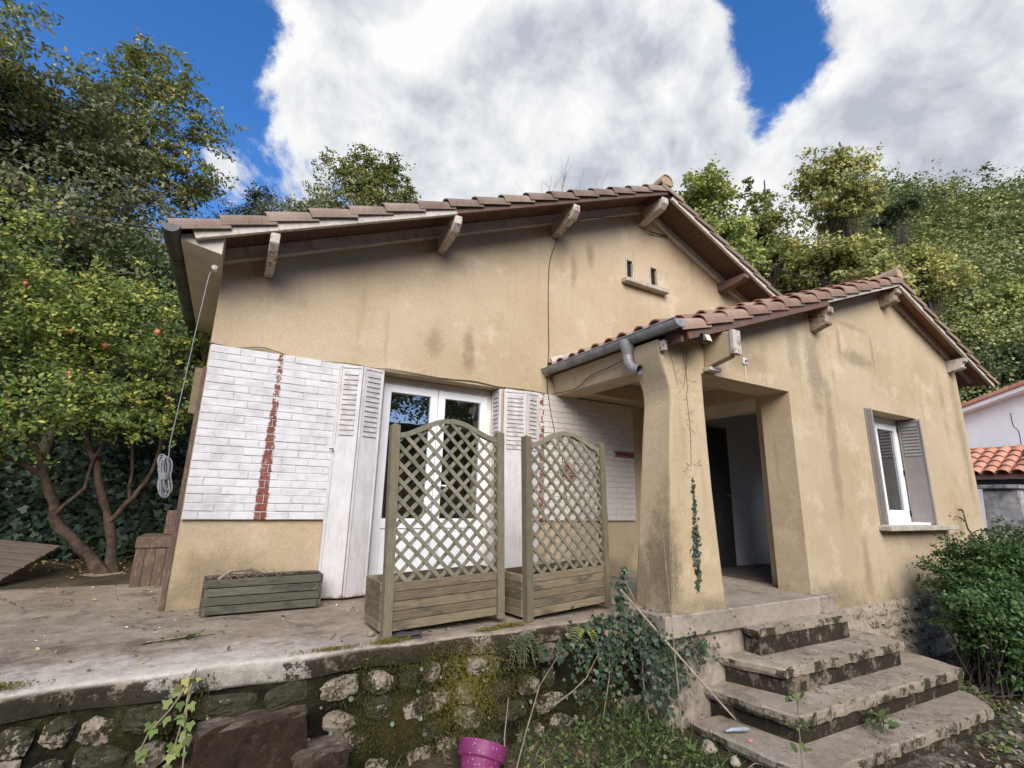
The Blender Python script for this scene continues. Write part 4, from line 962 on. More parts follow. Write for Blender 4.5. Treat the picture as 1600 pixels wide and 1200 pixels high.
# plinth of rubble under the wing
def blob(seed, sx, sy, sz, n=10, flat=0.55):
    """an irregular hull stone; flat front towards -y"""
    rg = random.Random(seed); bm = bmesh.new()
    for k in range(n):
        a = 2*math.pi*k/n + rg.uniform(-.25, .25); r_ = rg.uniform(0.72, 1.08)
        x, z = math.cos(a)*r_, math.sin(a)*r_
        x = max(-0.85, min(0.85, x*1.12)); z = max(-0.85, min(0.85, z*1.12))
        bm.verts.new((x*sx, -sy*flat*rg.uniform(.6, 1), z*sz)); bm.verts.new((x*sx*1.1, sy, z*sz*1.1))
    for k in range(4): bm.verts.new((rg.uniform(-.4, .4)*sx, -sy*rg.uniform(0.8, 1.1), rg.uniform(-.4, .4)*sz))
    bmesh.ops.convex_hull(bm, input=bm.verts[:])
    for v in [v for v in bm.verts if not v.link_faces]: bm.verts.remove(v)
    bmesh.ops.subdivide_edges(bm, edges=bm.edges[:], cuts=2, smooth=0.2)
    bmesh.ops.triangulate(bm, faces=bm.faces[:])
    for v in bm.verts: v.co += Vector((rg.uniform(-1, 1)*.05*sx, rg.uniform(-1, 1)*.24*sy, rg.uniform(-1, 1)*.05*sz))
    for f in bm.faces: f.smooth = False
    return bm
def stone_mesh(seed, sx, sy, sz, mat, n=10):
    bm = blob(seed, sx, sy, sz, n); me = bpy.data.meshes.new('stone'); bm.to_mesh(me); bm.free(); me.materials.append(mat); return me
pl = MB().box((5.70, WY - 0.03, -1.1), (10.19, WY + 0.2, -0.131)).build('plinth', M['plinth_mortar'], house)
STC = [stone_mesh(100 + k, 1, 1, 1, M['stone_clean'], 9) for k in range(6)]
STM = [stone_mesh(200 + k, 1, 1, 1, M['stone'], 10) for k in range(8)]
rg = random.Random(5)
def lay_stones(parent, meshes, x0, x1, z0, z1, y, rowh, lmin, lmax, keep=1.0, depth=0.03, yfun=None):
    z = z1
    while z > z0 + 0.03:
        h = rowh*rg.uniform(0.8, 1.25); x = x0 + rg.uniform(-.08, 0)
        while x < x1:
            l = rg.uniform(lmin, lmax)*(0.7 + 0.5*h/rowh)
            if rg.random() < keep:
                yy = y if yfun is None else yfun(x + l/2)
                o = put(rg.choice(meshes), 'stone', parent, (x + l/2, yy - 0.004, z - h/2 + rg.uniform(-.02, .02)), (rg.uniform(-.08, .08), rg.uniform(-.25, .25), rg.uniform(-.08, .08)))
                o.scale = (l*0.47, depth*rg.uniform(.7, 1.3), h*0.46)
            x += l + 0.012
        z -= h + 0.008
lay_stones(pl, STC, 5.72, 8.8, -0.75, -0.14, WY - 0.03, 0.13, 0.12, 0.25, 0.94, 0.022)
# ------------------------------------------------------------------ retaining wall of the terrace
rw = thing('retaining_wall', 'low mossy rubble wall of limestone under the terrace edge', 'wall', (1.0, EDGE, -0.85))
m_ = MB(); nx, nz = 120, 14
vs = []
for i in range(nx + 1):
    for k in range(nz + 1):
        x = -4.5 + 7.75*i/nx; z = -0.125 - 0.875*k/nz
        vs.append((x, edge_y(x) + 0.035 - 0.03*k/nz + 0.016*wob(x*3, z*5, 2.2), z))
m_.add(vs, [(i*(nz + 1) + k, i*(nz + 1) + k + 1, (i + 1)*(nz + 1) + k + 1, (i + 1)*(nz + 1) + k) for i in range(nx) for k in range(nz)], True)
m_.build('mossy_face', M['mossy'], rw, fix=False)
lay_stones(rw, STM, -2.6, 3.2, -0.90, -0.14, EDGE, 0.150, 0.10, 0.32, 0.90, 0.030, lambda x: edge_y(x) + 0.03)

# ------------------------------------------------------------------ garden stair
stair = thing('garden_stair', 'mossy concrete stair of four widening steps up to the porch', 'stairs', (4.9, 2.5, -0.9))
def step(pts, z, th, zb, inset):
    """tread slab with a worn outline; riser block below, set back"""
    c = Vector((sum(p[0] for p in pts)/len(pts), sum(p[1] for p in pts)/len(pts)))
    # densify the outline and roughen it
    out = []
    for a, b in zip(pts, pts[1:] + pts[:1]):
        L_ = math.hypot(b[0] - a[0], b[1] - a[1]); n = max(2, int(L_/0.07))
        for k in range(n):
            t = k/n; out.append((a[0] + (b[0] - a[0])*t + random.uniform(-.010, .010), a[1] + (b[1] - a[1])*t + random.uniform(-.012, .012)))
    m_ = MB(); n = len(out)
    def ring(zz, s_, jz): return [(c.x + (p[0] - c.x)*s_, c.y + (p[1] - c.y)*s_, zz + random.uniform(-jz, jz)) for p in out]
    rings = [ring(z - th, 0.985, .004), ring(z - th*0.6, 1.0, .006), ring(z - 0.012, 1.0, .004), ring(z, 0.985, .002)]
    m_.loft(rings, smooth=False, caps=True)
    tr = m_.build('step', M['step'], stair)
    rp = [(c.x + (p[0] - c.x)*inset, max(c.y + (p[1] - c.y)*(inset - 0.05), p[1] if p[1] > 2.95 else -9)) for p in pts]
    MB().prism(rp, 'z', zb, z - th + 0.001).build('riser', M['riser'], tr)
    return tr
step([(4.10, 3.02), (4.09, 2.87), (5.55, 2.85), (5.60, 3.02)], -0.115, 0.062, -0.34, 0.95)
step([(3.82, 3.04), (3.98, 2.58), (5.86, 2.55), (5.95, 3.05)], -0.325, 0.075, -0.55, 0.95)
step([(3.60, 3.04), (3.72, 2.34), (6.25, 2.27), (6.42, 2.70), (6.35, 3.05)], -0.53, 0.085, -0.8, 0.96)
step([(3.36, 3.0), (3.42, 2.20), (3.52, 2.10), (5.95, 2.00), (6.22, 2.20), (6.4, 2.8)], -0.725, 0.085, -1.1, 0.97)

gs = thing('side_steps', 'two brown mossy stone steps set against the rubble wall', 'steps', (0.3, 3.2, -0.85))
def rough_block(name, a, b, mat, parent, j=0.012, cuts=4):
    return MB().box(a, b).build(name, mat, parent, bevel=0.015, jitter=j, cuts=cuts)
rough_block('step', (0.03, 3.21, -1.05), (0.57, 3.36, -0.262), M['garden_step'], gs, 0.009, 5)
rough_block('step', (0.50, 3.14, -1.05), (0.80, 3.36, -0.45), M['garden_step'], gs, 0.009, 5)

# ------------------------------------------------------------------ trellis planters
def trellis_planter(loc, rz, label, wd=0.95, dp=0.42, hb=0.345, hp=1.43):
    t = thing('trellis_planter', label, 'planter', loc, 'trellis planters on the terrace edge', rz); OFF[t.name] = Vector((0, 0, 0)); t.rotation_euler.y = rad(-2.0)
    ps = 0.062
    for (x, y, h) in ((0, 0, hp), (wd - ps, 0, hp - 0.01)):
        m_ = MB(); m_.box((x, y, 0), (x + ps, y + ps, h))
        c = (x + ps/2, y + ps/2)
        m_.add([(x + .004, y + .004, h), (x + ps - .004, y + .004, h), (x + ps - .004, y + ps - .004, h), (x + .004, y + ps - .004, h), (c[0], c[1], h + 0.016)], [(0, 1, 4), (1, 2, 4), (2, 3, 4), (3, 0, 4)])
        m_.build('post', M['post'], t)
    for (x, y) in ((0.004, dp - ps), (wd - ps - 0.004, dp - ps)): MB().box((x, y, 0), (x + ps, y + ps, hb - 0.01)).build('post', M['post'], t)
    nb = 5; bh = (hb - 0.03)/nb
    for k in range(nb):
        z0 = 0.025 + k*bh; j = random.uniform(-.002, .002)
        MB().box((ps + .001, 0.012 + j, z0), (wd - ps - .001, 0.034 + j, z0 + bh - 0.0035)).build('plank', M['plank'], t, bevel=0.003)
        MB().box((0.006, dp - 0.03, z0), (wd - 0.006, dp - 0.008, z0 + bh - 0.003)).build('plank', M['plank'], t, bevel=0.003)
        for x in (-0.012, wd - 0.010): MB().box((x, ps*0.25 + .045, z0), (x + 0.022, dp - 0.004, z0 + bh - 0.003)).build('plank', M['plank'], t, bevel=0.003)
    m_ = MB(); n = 10
    vs = [(0.03 + (wd - 0.06)*i/n, 0.04 + (dp - 0.07)*k/n, hb - 0.07 + random.uniform(-.012, .012)) for i in range(n + 1) for k in range(n + 1)]
    m_.add(vs, [(i*(n + 1) + k, (i + 1)*(n + 1) + k, (i + 1)*(n + 1) + k + 1, i*(n + 1) + k + 1) for i in range(n) for k in range(n)]); m_.build('soil', M['pot_soil'], t, fix=False)
    # arched top rail
    def arch(x): 
        s_ = max(0.0, min(1.0, (x - ps)/(wd - 2*ps))); return hp - 0.075 + 0.130*(0.5 - 0.5*math.cos(2*math.pi*s_))**0.8
    m_ = MB(); N_ = 28; rg_ = []
    for i in range(N_ + 1):
        x = ps*0.9 + (wd - 1.8*ps)*i/N_; z = arch(x); dzx = (arch(x + .005) - arch(x - .005))/.01; nv = Vector((-dzx, 0, 1)).normalized()*0.019
        p = Vector((x, 0.03, z)); rg_.append([p + nv + Vector((0, -.022, 0)), p + nv + Vector((0, .022, 0)), p - nv + Vector((0, .022, 0)), p - nv + Vector((0, -.022, 0))])
    m_.loft(rg_, smooth=False); m_.build('arch_rail', M['lattice'], t)
    # lattice of crossed slats, clipped under the arch and above the box
    x0, x1, zb = ps*0.8, wd - ps*0.8, hb - 0.015; pitch = 0.121
    for sgn, yy in ((-1, 0.016), (1, 0.028)):
        c = -3.0
        lo = (x0 if sgn > 0 else -x1) ; 
        k0 = -30
        for k in range(k0, 60):
            off_ = zb - (x0 if sgn > 0 else x1)*1.0*0 + k*pitch
            # line z = off_ + sgn*(x - x0)
            best = None
            seg = []
            M_ = 240
            for i in range(M_ + 1):
                x = x0 + (x1 - x0)*i/M_; z = off_ + sgn*(x - x0)
                if zb <= z <= arch(x) - 0.004: seg.append(x)
            if not seg or seg[-1] - seg[0] < 0.03: continue
            a, b = seg[0], seg[-1]; off_ += random.uniform(-.005, .005)
            MB().bar((a, yy, off_ + sgn*(a - x0)), (b, yy + random.uniform(-.002, .002), off_ + sgn*(b - x0) + random.uniform(-.004, .004)), 0.009, 0.027*random.uniform(.9, 1.08), (0, -1, 0) if False else Vector((0, 0, 1))).build('slat', M['lattice'], t)
    return t
trellis_planter((1.035, 3.485, 0.004), rad(2.0), 'wooden planter box with arched lattice screen standing before the french door')
trellis_planter((2.145, 3.445, 0.004), rad(7.0), 'wooden planter box with arched lattice screen beside the porch pillar')

# low green planter box
lp = thing('planter_box', 'low green wooden planter box of dead plants against the wall', 'planter', (-0.04, 4.56, 0.006), None, rad(1.5)); OFF[lp.name] = Vector((0, 0, 0))
W_, D_, H_ = 0.84, 0.27, 0.265
for (x, y) in ((0, 0.015), (W_ - 0.045, 0.015), (0, D_ - 0.05), (W_ - 0.045, D_ - 0.05)): MB().box((x, y, 0), (x + 0.045, y + 0.045, H_ - 0.008)).build('post', M['green_plank'], lp, bevel=0.003)
for k in range(4):
    z0 = 0.012 + k*0.064; ins = 0.0 if k in (1, 3) else 0.018
    MB().box((0.004 + ins, 0.0, z0), (W_ - 0.004 - ins, 0.0145, z0 + 0.058)).build('plank', M['green_plank'], lp, bevel=0.003)
    MB().box((0.004, D_ - 0.006, z0), (W_ - 0.004, D_ + 0.01, z0 + 0.058)).build('plank', M['green_plank'], lp, bevel=0.003)
    for x in (-0.014, W_ + 0.0005): MB().box((x, 0.016, z0), (x + 0.0135, D_ - 0.008, z0 + 0.058)).build('plank', M['green_plank'], lp, bevel=0.003)
m_ = MB(); n = 12
vs = [(0.01 + (W_ - 0.02)*i/n, 0.02 + (D_ - 0.03)*k/n, H_ - 0.02 + random.uniform(-.012, .015)) for i in range(n + 1) for k in range(n + 1)]
m_.add(vs, [(i*(n + 1) + k, (i + 1)*(n + 1) + k, (i + 1)*(n + 1) + k + 1, i*(n + 1) + k + 1) for i in range(n) for k in range(n)]); m_.build('soil', M['pot_soil'], lp, fix=False)
m_ = MB()
for k in range(26):
    x, y = random.uniform(0.08, 0.55), random.uniform(0.04, 0.22); a = random.uniform(0, 6.28); l = random.uniform(0.08, 0.22); h = random.uniform(0.01, 0.05)
    m_.tube([(x, y, H_ - 0.02), (x + math.cos(a)*l*.5, y + math.sin(a)*l*.2, H_ + h), (x + math.cos(a)*l, y + math.sin(a)*l*.3, H_ + h*.2)], [0.003, 0.0025, 0.001], 4)
m_.tube([(0.08, 0.06, H_ - 0.01), (0.16, 0.08, H_ + 0.05), (0.30, 0.10, H_ + 0.052), (0.42, 0.11, H_ + 0.01)], [0.012, 0.016, 0.014, 0.006], 7)
tag(m_.build('dead_stems', M['twig'], lp), kind='stuff')

# magenta flower pot, tipped over against the wall
ax = Vector((-0.10, -0.10, 0.97)).normalized(); ax = Vector((0.42, 0.42, 0.85)).normalized()
pt = thing('flower_pot', 'magenta painted flower pot tilted at the foot of the wall', 'flower pot', (1.62, 3.13, -0.80))
S = 1.20; bc = Vector((1.605, 3.08, -0.575)) - ax*0.236*S
m_ = MB(); prof = [(0.0, 0.0), (0.070, 0.0), (0.073, 0.006), (0.104, 0.165), (0.105, 0.168), (0.121, 0.170), (0.123, 0.175), (0.128, 0.232), (0.126, 0.238), (0.113, 0.238), (0.108, 0.17), (0.0, 0.16)]
prof = [(r*S, h*S) for (r, h) in prof]
m_.lathe(prof[:9], bc, 36, ax); m_.build('pot_body', M['pot'], pt, fix=False)
m_ = MB(); m_.lathe(prof[8:11], bc, 36, ax); m_.build('pot_lining', M['pot_in'], pt, fix=False)
m_ = MB(); m_.lathe([(0.0925*S, 0.19*S), (0.05, 0.195*S), (0.0, 0.19*S)], bc, 24, ax); m_.build('soil', M['pot_soil'], pt, fix=False)

# ------------------------------------------------------------------ rope, cables, lamps
rp = thing('rope_coil', 'coil of grey rope hanging from a hook under the eave', 'rope', (-0.40, 4.5, 0.86))
m_ = MB(); m_.tube([(-0.365, 4.62, 2.76), (-0.37, 4.56, 2.70), (-0.388, 4.52, 2.2), (-0.402, 4.5, 1.7), (-0.418, 4.5, 1.28), (-0.41, 4.5, 1.14)], 0.0040, 6); m_.build('rope_line', M['rope'], rp)
for k in range(9):
    m_ = MB(); a = random.uniform(-.5, .5); w_ = random.uniform(.024, .060); top = 1.165 + random.uniform(-.05, .03); bot = 0.875 + random.uniform(-.01, .06); cx = -0.415 + random.uniform(-.012, .012)
    pts = []
    lean = -0.05 if k < 5 else -0.08
    for i in range(25):
        t = 2*math.pi*i/24; z = (top + bot)/2 + (top - bot)/2*math.cos(t); s_ = (z - 1.03)
        ww = w_*(0.42 + 4.2*abs(s_)) if s_ > 0 else w_*(0.42 + 4.4*abs(s_)); ww = min(ww, 0.075)
        x = cx + math.sin(t)*ww + (lean*s_*3 if s_ > 0 else -0.20*s_*0.9)
        pts.append((x, 4.5 + a*0.05*math.sin(t) + k*0.006, z))
    m_.tube(pts, 0.0052, 6, caps=False); m_.build('rope_loop', M['rope'], rp)
m_ = MB()
for k in range(5): m_.tube([(-0.415 + 0.026*math.cos(2*math.pi*i/16), 4.515 + 0.032*math.sin(2*math.pi*i/16), 1.015 + k*0.010 + .006*math.sin(2*math.pi*i/16)) for i in range(17)], 0.0055, 6, caps=False)
m_.build('rope_binding', M['rope'], rp)
m_ = MB(); m_.tube([(-0.345, 4.66, 2.80), (-0.345, 4.60, 2.80)], 0.022, 12); m_.tube([(-0.345, 4.598, 2.80), (-0.345, 4.594, 2.80)], 0.010, 8); m_.build('eave_insulator', M['white_plastic'], roof)

def cable(name, pts, r, mat, label, cat, n=6):
    # smooth through points
    P = [Vector(p) for p in pts]; out = []
    for i in range(len(P) - 1):
        p0, p1, p2, p3 = P[max(i - 1, 0)], P[i], P[i + 1], P[min(i + 2, len(P) - 1)]
        for k in range(6):
            t = k/6; out.append(0.5*((2*p1) + (p2 - p0)*t + (2*p0 - 5*p1 + 4*p2 - p3)*t*t + (3*p1 - p0 - 3*p2 + p3)*t**3))
    out.append(P[-1]); o = MB().tube(out, r, n).build(name, mat, origin=P[0]); return tag(o, label, cat)
cable('facade_cable', [(4.6, FY - 0.10, 5.06), (4.05, FY - 0.14, 4.86), (3.80, FY - 0.10, 4.76), (3.52, FY - 0.03, 4.50), (3.36, FY - 0.012, 4.1), (3.325, FY - 0.010, 3.74), (3.33, FY - 0.010, 3.1), (3.335, FY - 0.010, 2.75), (3.30, FY - 0.03, 2.4), (3.33, FY - 0.035, 2.1), (3.42, FY - 0.04, 1.70), (3.52, FY - 0.04, 1.45), (3.55, FY - 0.04, 1.1), (3.60, FY - 0.04, 0.92)],
      0.0058, M['cable'], 'thin black cable running from the gable apex down the ochre wall', 'cable')
cable('drooping_cable', [(-0.31, FY - 0.012, 2.225), (-0.1, FY - 0.02, 2.205), (0.1, FY - 0.025, 2.245), (0.25, FY - 0.025, 2.225), (0.45, FY - 0.03, 2.185), (0.9, FY - 0.03, 2.215), (1.15, FY - 0.03, 2.205), (1.35, FY - 0.02, 2.225), (1.9, FY - 0.012, 2.215), (2.3, FY - 0.012, 2.235), (2.62, FY - 0.012, 2.215), (3.0, FY - 0.014, 2.225), (3.3, FY - 0.016, 2.215)],
      0.0062, M['cable_pale'], 'wavy brown cable along the top of the white brick', 'cable')
cable('beam_cable', [(3.40, 4.93, 2.225), (3.42, 4.5, 2.215), (3.40, 4.2, 2.30), (3.385, 3.8, 2.33), (3.36, 3.5, 2.36)], 0.0055, M['cable'], 'cable sagging along the porch edge beam below the zinc gutter', 'cable')
cable('wall_wire_loop', [(9.30, WY - 0.012, 0.93), (9.42, WY - 0.012, 0.92), (9.46, WY - 0.012, 0.80), (9.50, WY - 0.012, 0.66), (9.62, WY - 0.015, 0.58), (9.72, WY - 0.03, 0.42), (9.80, WY - 0.03, 0.33), (9.74, WY - 0.03, 0.52), (9.62, WY - 0.03, 0.60), (9.50, WY - 0.03, 0.56), (9.44, WY - 0.03, 0.42), (9.5, WY - 0.03, 0.34), (9.56, WY - 0.03, 0.44), (9.50, WY - 0.04, 0.58), (9.40, WY - 0.04, 0.52), (9.36, WY - 0.03, 0.42)],
      0.008, M['cable'], 'tangle of loose wire on the wing wall right of the window', 'wire')
fl = thing('floodlight', 'small black sensor floodlight under the wing verge by the gutter end', 'lamp', (3.66, 2.87, 2.40))
MB().box((3.60, 2.80, 2.37), (3.69, 2.86, 2.455)).build('lamp_body', M['black'], fl, bevel=0.008)
MB().add([(3.612, 2.775, 2.375), (3.678, 2.775, 2.375), (3.678, 2.799, 2.44), (3.612, 2.799, 2.44), (3.612, 2.783, 2.372), (3.678, 2.783, 2.372), (3.678, 2.807, 2.437), (3.612, 2.807, 2.437)], [(0, 1, 2, 3), (7, 6, 5, 4), (0, 4, 5, 1), (1, 5, 6, 2), (2, 6, 7, 3), (3, 7, 4, 0)]).build('lamp_lens', M['lens'], fl)
MB().tube([(3.645, 2.85, 2.44), (3.645, 2.88, 2.47)], 0.012).build('lamp_arm', M['black'], fl)
sk = thing('wall_socket', 'small white fixing plate on the wing wall above the porch opening', 'wall plate', (4.60, WY, 2.41))
MB().box((4.565, WY - 0.018, 2.375), (4.635, WY - 0.001, 2.445)).build('plate', M['white_plastic'], sk, bevel=0.004)
MB().tube([(4.60, WY - 0.018, 2.41), (4.60, WY - 0.035, 2.41)], 0.012, 10).build('stub', M['grey_post'], sk)
MB().tube([(4.60, WY - 0.006, 2.375), (4.602, WY - 0.006, 2.30), (4.60, WY - 0.006, 2.20)], 0.005, 6).build('conduit', M['white_plastic'], sk)
for (z, x) in ((2.33, 3.40),):
    MB().box((3.335, 3.03, 2.30), (3.375, 3.093, 2.40)).build('white_clip', M['white_bracket'], house, bevel=0.004)

# overhead lines
def overhead(a, b, sag, label):
    a, b = Vector(a), Vector(b); pts = [a.lerp(b, i/16) - Vector((0, 0, sag*4*(i/16)*(1 - i/16))) for i in range(17)]
    return tag(MB().tube(pts, 0.011, 5).build('overhead_line', M['zinc_wire'], origin=a), label, 'cable')
overhead((-9.0, 10.0, 5.6), (-0.55, 6.6, 4.0), 0.25, 'black overhead line running into the left eave past the tall trees')
overhead((-9.0, 8.0, 1.75), (-0.45, 8.2, 2.0), 0.2, 'black line crossing low in front of the fruit tree')
overhead((5.2, 4.9, 5.05), (60, 9, 17), 1.2, 'thin line from the gable crossing the trees above the wing roof')

# ------------------------------------------------------------------ things on the terrace
ch = thing('wooden_chest', 'dark weathered plank chest behind the left house corner', 'chest', (-0.53, 6.3, 0))
for k in range(4): MB().box((-0.70 + k*0.085, 6.25, 0.0), (-0.70 + k*0.085 + 0.081, 6.28, 0.36)).build('plank', M['dark_wood'], ch)
MB().box((-0.69, 6.282, 0.0), (-0.36, 6.75, 0.36)).build('chest_body', M['dark_wood'], ch)
MB().box((-0.71, 6.235, 0.362), (-0.34, 6.77, 0.47)).build('lid', M['dark_wood'], ch, bevel=0.008)
MB().box((-0.52, 6.55, 0.472), (-0.34, 6.60, 0.72)).build('back_board', M['dark_wood'], ch, bevel=0.005)
def pallet(loc, rot, label, n=6, L_=1.3, D_=0.9):
    t = thing('pallet', label, 'pallet', loc, 'old pallets under the fruit tree'); OFF[t.name] = Vector((0, 0, 0)); t.rotation_euler = rot
    for k in range(n): MB().box((0, k*D_/n, 0.06), (L_, k*D_/n + D_/n*0.72, 0.082)).build('board', M['grey_wood'], t, bevel=0.003)
    for x in (0.05, L_/2 - 0.04, L_ - 0.13): MB().box((x, 0, 0), (x + 0.08, D_, 0.059)).build('bearer', M['grey_wood'], t)
    return t
pallet((-2.95, 6.75, 0.18), (rad(15), rad(7), rad(-12)), 'weathered pallet leaning on edge beneath the fruit tree')
pallet((-3.1, 6.55, 0.03), (rad(6), rad(-3), rad(14)), 'dark pallet lying flat on the terrace edge beside the fruit tree')

cn = tag(MB().tube([(2.80, 3.12, 0.25), (3.11, 3.02, -0.09), (3.42, 2.93, -0.42), (3.72, 2.84, -0.735)], [0.008, 0.009, 0.009, 0.007], 8).build('bamboo_cane', M['cane'], origin=(3.68, 2.88, -0.70)), 'pale bamboo cane leaning from the stair to the second trellis planter', 'cane')
tag(MB().tube([(3.195, 3.02, 0.62), (3.205, 3.01, 0.3), (3.225, 3.0, -0.1), (3.235, 2.98, -0.5), (3.24, 2.97, -0.78)], [0.004, 0.006, 0.007, 0.008, 0.008], 6).build('thin_cane', M['twig'], origin=(3.24, 2.97, -0.78)), 'thin upright brown cane in front of the porch pillar', 'cane')

bt = thing('rubber_clog', 'black rubber clog lying before the first trellis planter', 'shoe', (1.16, 3.43, 0))
m_ = MB()
m_.loft([[(1.09 + 0.022*math.cos(a)*s_ + dx, 3.425 + 0.040*math.sin(a)*s_, 0.012 + 0.018*s_ + 0.018*math.cos(a*1)*0 + 0.02*math.sin(a + 1.2)*s_*0.6) for a in [2*math.pi*k/10 for k in range(10)]] for (dx, s_) in ((0, 0.25), (0.015, 0.8), (0.05, 1.0), (0.085, 0.8), (0.12, 0.75), (0.15, 0.95), (0.175, 0.8), (0.185, 0.2))], smooth=True); m_.build('upper', M['plastic_grey'], bt)
MB().box((1.085, 3.385, 0.002), (1.275, 3.462, 0.012)).build('sole', M['plastic_grey'], bt, bevel=0.004)

def pebble(name, loc, s, mat, label, cat, seed, group=None):
    bm = bmesh.new(); bmesh.ops.create_icosphere(bm, subdivisions=2, radius=1); rg2 = random.Random(seed)
    ph = [rg2.uniform(0, 6) for _ in range(4)]
    for v in bm.verts:
        f = 1 + 0.14*math.sin(v.co.x*3 + ph[0]) + 0.12*math.sin(v.co.y*4 + ph[1]) + 0.1*math.sin(v.co.z*5 + ph[2]); v.co = Vector((v.co.x*s[0], v.co.y*s[1], v.co.z*s[2]))*f
    me = bpy.data.meshes.new(name); bm.to_mesh(me); bm.free(); me.polygons.foreach_set('use_smooth', [True]*len(me.polygons)); me.materials.append(mat)
    return tag(put(me, name, None, loc, (0, 0, rg2.uniform(0, 3))), label, cat, group)
pebble('pebble', (0.975, 3.56, 0.018), (0.028, 0.022, 0.018), M['stone_clean'], 'small tan pebble at the left foot of the first trellis planter', 'pebble', 1)
pebble('rock', (3.24, 2.74, -0.78), (0.07, 0.05, 0.042), M['stone_clean'], 'tan rock on the soil left of the lowest stair step', 'rock', 3)
pebble('rock', (3.28, 2.55, -0.80), (0.04, 0.035, 0.03), M['stone_clean'], 'small pale stone beside the bark piece near the stair', 'rock', 4)
lg = thing('bark_piece', 'dark rotten piece of bark lying left of the lowest step', 'log', (3.2, 2.42, -0.86))
m_ = MB(); m_.loft([[(2.98 + 0.40*i/8 + 0.012*math.sin(k*2.1 + i), 2.40 + 0.055*math.cos(2*math.pi*k/9)*(1 + .2*math.sin(k*3.1)), -0.83 + 0.030*math.sin(2*math.pi*k/9)*(1 + .25*math.sin(k*2.3 + i*.8)) - 0.002*i) for k in range(9)] for i in range(9)], smooth=False); m_.build('bark', M['bark_red'], lg)
tag(MB().tube([(3.42, 2.72, -0.70), (3.46, 2.70, -0.69), (3.56, 2.66, -0.69), (3.60, 2.65, -0.695)], [0.008, 0.014, 0.016, 0.007], 10).build('crushed_bottle', M['bottle'], origin=(3.5, 2.68, -0.7)), 'crushed clear plastic bottle at the foot of the cane', 'bottle')
tag(MB().box((3.47, 2.56, -0.722), (3.51, 2.58, -0.712)).build('plastic_scrap', M['pink'], bevel=0.003), 'tiny pink plastic scrap near the crushed bottle', 'litter')
# ------------------------------------------------------------------ neighbour's house on the right
nb = thing('neighbour_house', 'white house with orange tiled roofs beyond the right end of the wing', 'house', (17, 5, -0.8))
def zn(y): return 3.32 + 0.31*(4.92 - y) if y > 1.0 else 3.32 + 0.31*3.92 - 0.31*(1.0 - y)
MB().prism([(-4.0, -0.9), (8.0, -0.9), (8.0, zn(8.0)), (1.0, zn(1.0)), (-4.0, zn(-4.0))], 'x', 16.25, 24.0).build('wall', M['nwhite'], nb)
nr = MB()
for (a, b) in ((8.4, 1.0), (1.0, -4.4)): nr.prism([(a, zn(a)), (b, zn(b)), (b, zn(b) + 0.10), (a, zn(a) + 0.10)], 'x', 15.9, 24.3)
nr = nr.build('roof', M['nwhite'], nb)
NT_ = tile_mesh('orange_tile', False, 1, [M['tile_new']], r0=0.11)
vt = MB().prism([(-0.22, 0.0), (0.22, 0.0), (0.22, 0.085), (-0.22, 0.105)], 'x', -0.06, 0.25).mesh('verge_tile', M['tile_new'], bevel=0.012)
for k in range(18): put(vt, 'roof_tile', nr, (15.90, 8.2 - 0.41*k, zn(8.2 - 0.41*k) + 0.102), (math.atan(-0.31), 0, 0))
l2 = Slope(14.6, 1.66, 16.0, 2.30)
nl = l2.slab(MB(), 0.0, l2.len, 0.0, 7.5, -0.03, 0.03).build('roof', M['tile_new'], nb)
nl['label'] = 'low lean-to roof of round orange tiles'
for c in range(27): tile_row(nl, l2, NT_, 0.6 + 0.24*c, 5, 0.31, -0.08, 0.05)
MB().box((15.92, 0.0, 2.33), (15.998, 7.5, 2.42)).build('roof_trim', M['tile_new'], nb)
MB().box((14.7, 0.2, 1.45), (14.8, 7.4, 1.60)).build('lean_to_beam', M['iron'], nb)
for y in (0.6, 2.4, 4.35, 6.2): MB().box((14.7, y, -0.9), (14.85, y + 0.15, 1.45)).build('lean_to_post', M['nwhite'], nb)
cable('neighbour_cable', [(15.97, 4.0, 3.2), (15.97, 4.0, 2.9), (15.96, 3.93, 2.75), (15.96, 3.93, 2.4), (14.58, 3.55, 1.9), (14.55, 3.55, 1.45)], 0.010, M['cable'], 'grey cable hanging down the white neighbouring wall', 'cable')

gp = thing('gate_pillar', 'weathered grey gate pillar with a flat cap by the far wing corner', 'pillar', (13.3, 3.7, -0.85))
MB().add([(13.05, 3.33, -0.9), (13.55, 3.33, -0.9), (13.55, 4.02, -0.9), (13.05, 4.02, -0.9), (13.12, 3.42, 1.34), (13.48, 3.42, 1.34), (13.48, 3.93, 1.34), (13.12, 3.93, 1.34)], [(0, 3, 2, 1), (4, 5, 6, 7), (0, 1, 5, 4), (1, 2, 6, 5), (2, 3, 7, 6), (3, 0, 4, 7)]).build('shaft', M['grey_post'], gp, bevel=0.01)
MB().box((13.05, 3.36, 1.342), (13.55, 3.99, 1.42)).build('cap', M['grey_post'], gp, bevel=0.012)
MB().box((13.2, 4.05, -0.8), (13.24, 4.6, 1.25)).build('gate_leaf', M['red_wood'], gp)
fn = thing('iron_fence', 'black iron fence with curled tips right of the gate pillar', 'fence', (13.5, 2.6, -0.8))
for k in range(16):
    y = 3.2 - 0.12*k; MB().tube([(13.4, y, -0.8), (13.4, y, 1.02), (13.4, y - 0.02, 1.06), (13.4, y - 0.05, 1.04)], 0.010, 5).build('bar', M['iron'], fn)
for z in (0.85, -0.3): MB().box((13.39, 1.3, z), (13.41, 3.3, z + 0.03)).build('rail', M['iron'], fn)
MB().box((14.9, 0.6, -0.9), (15.0, 7.0, 1.3)).build('garden_wall', M['nwhite'], nb)

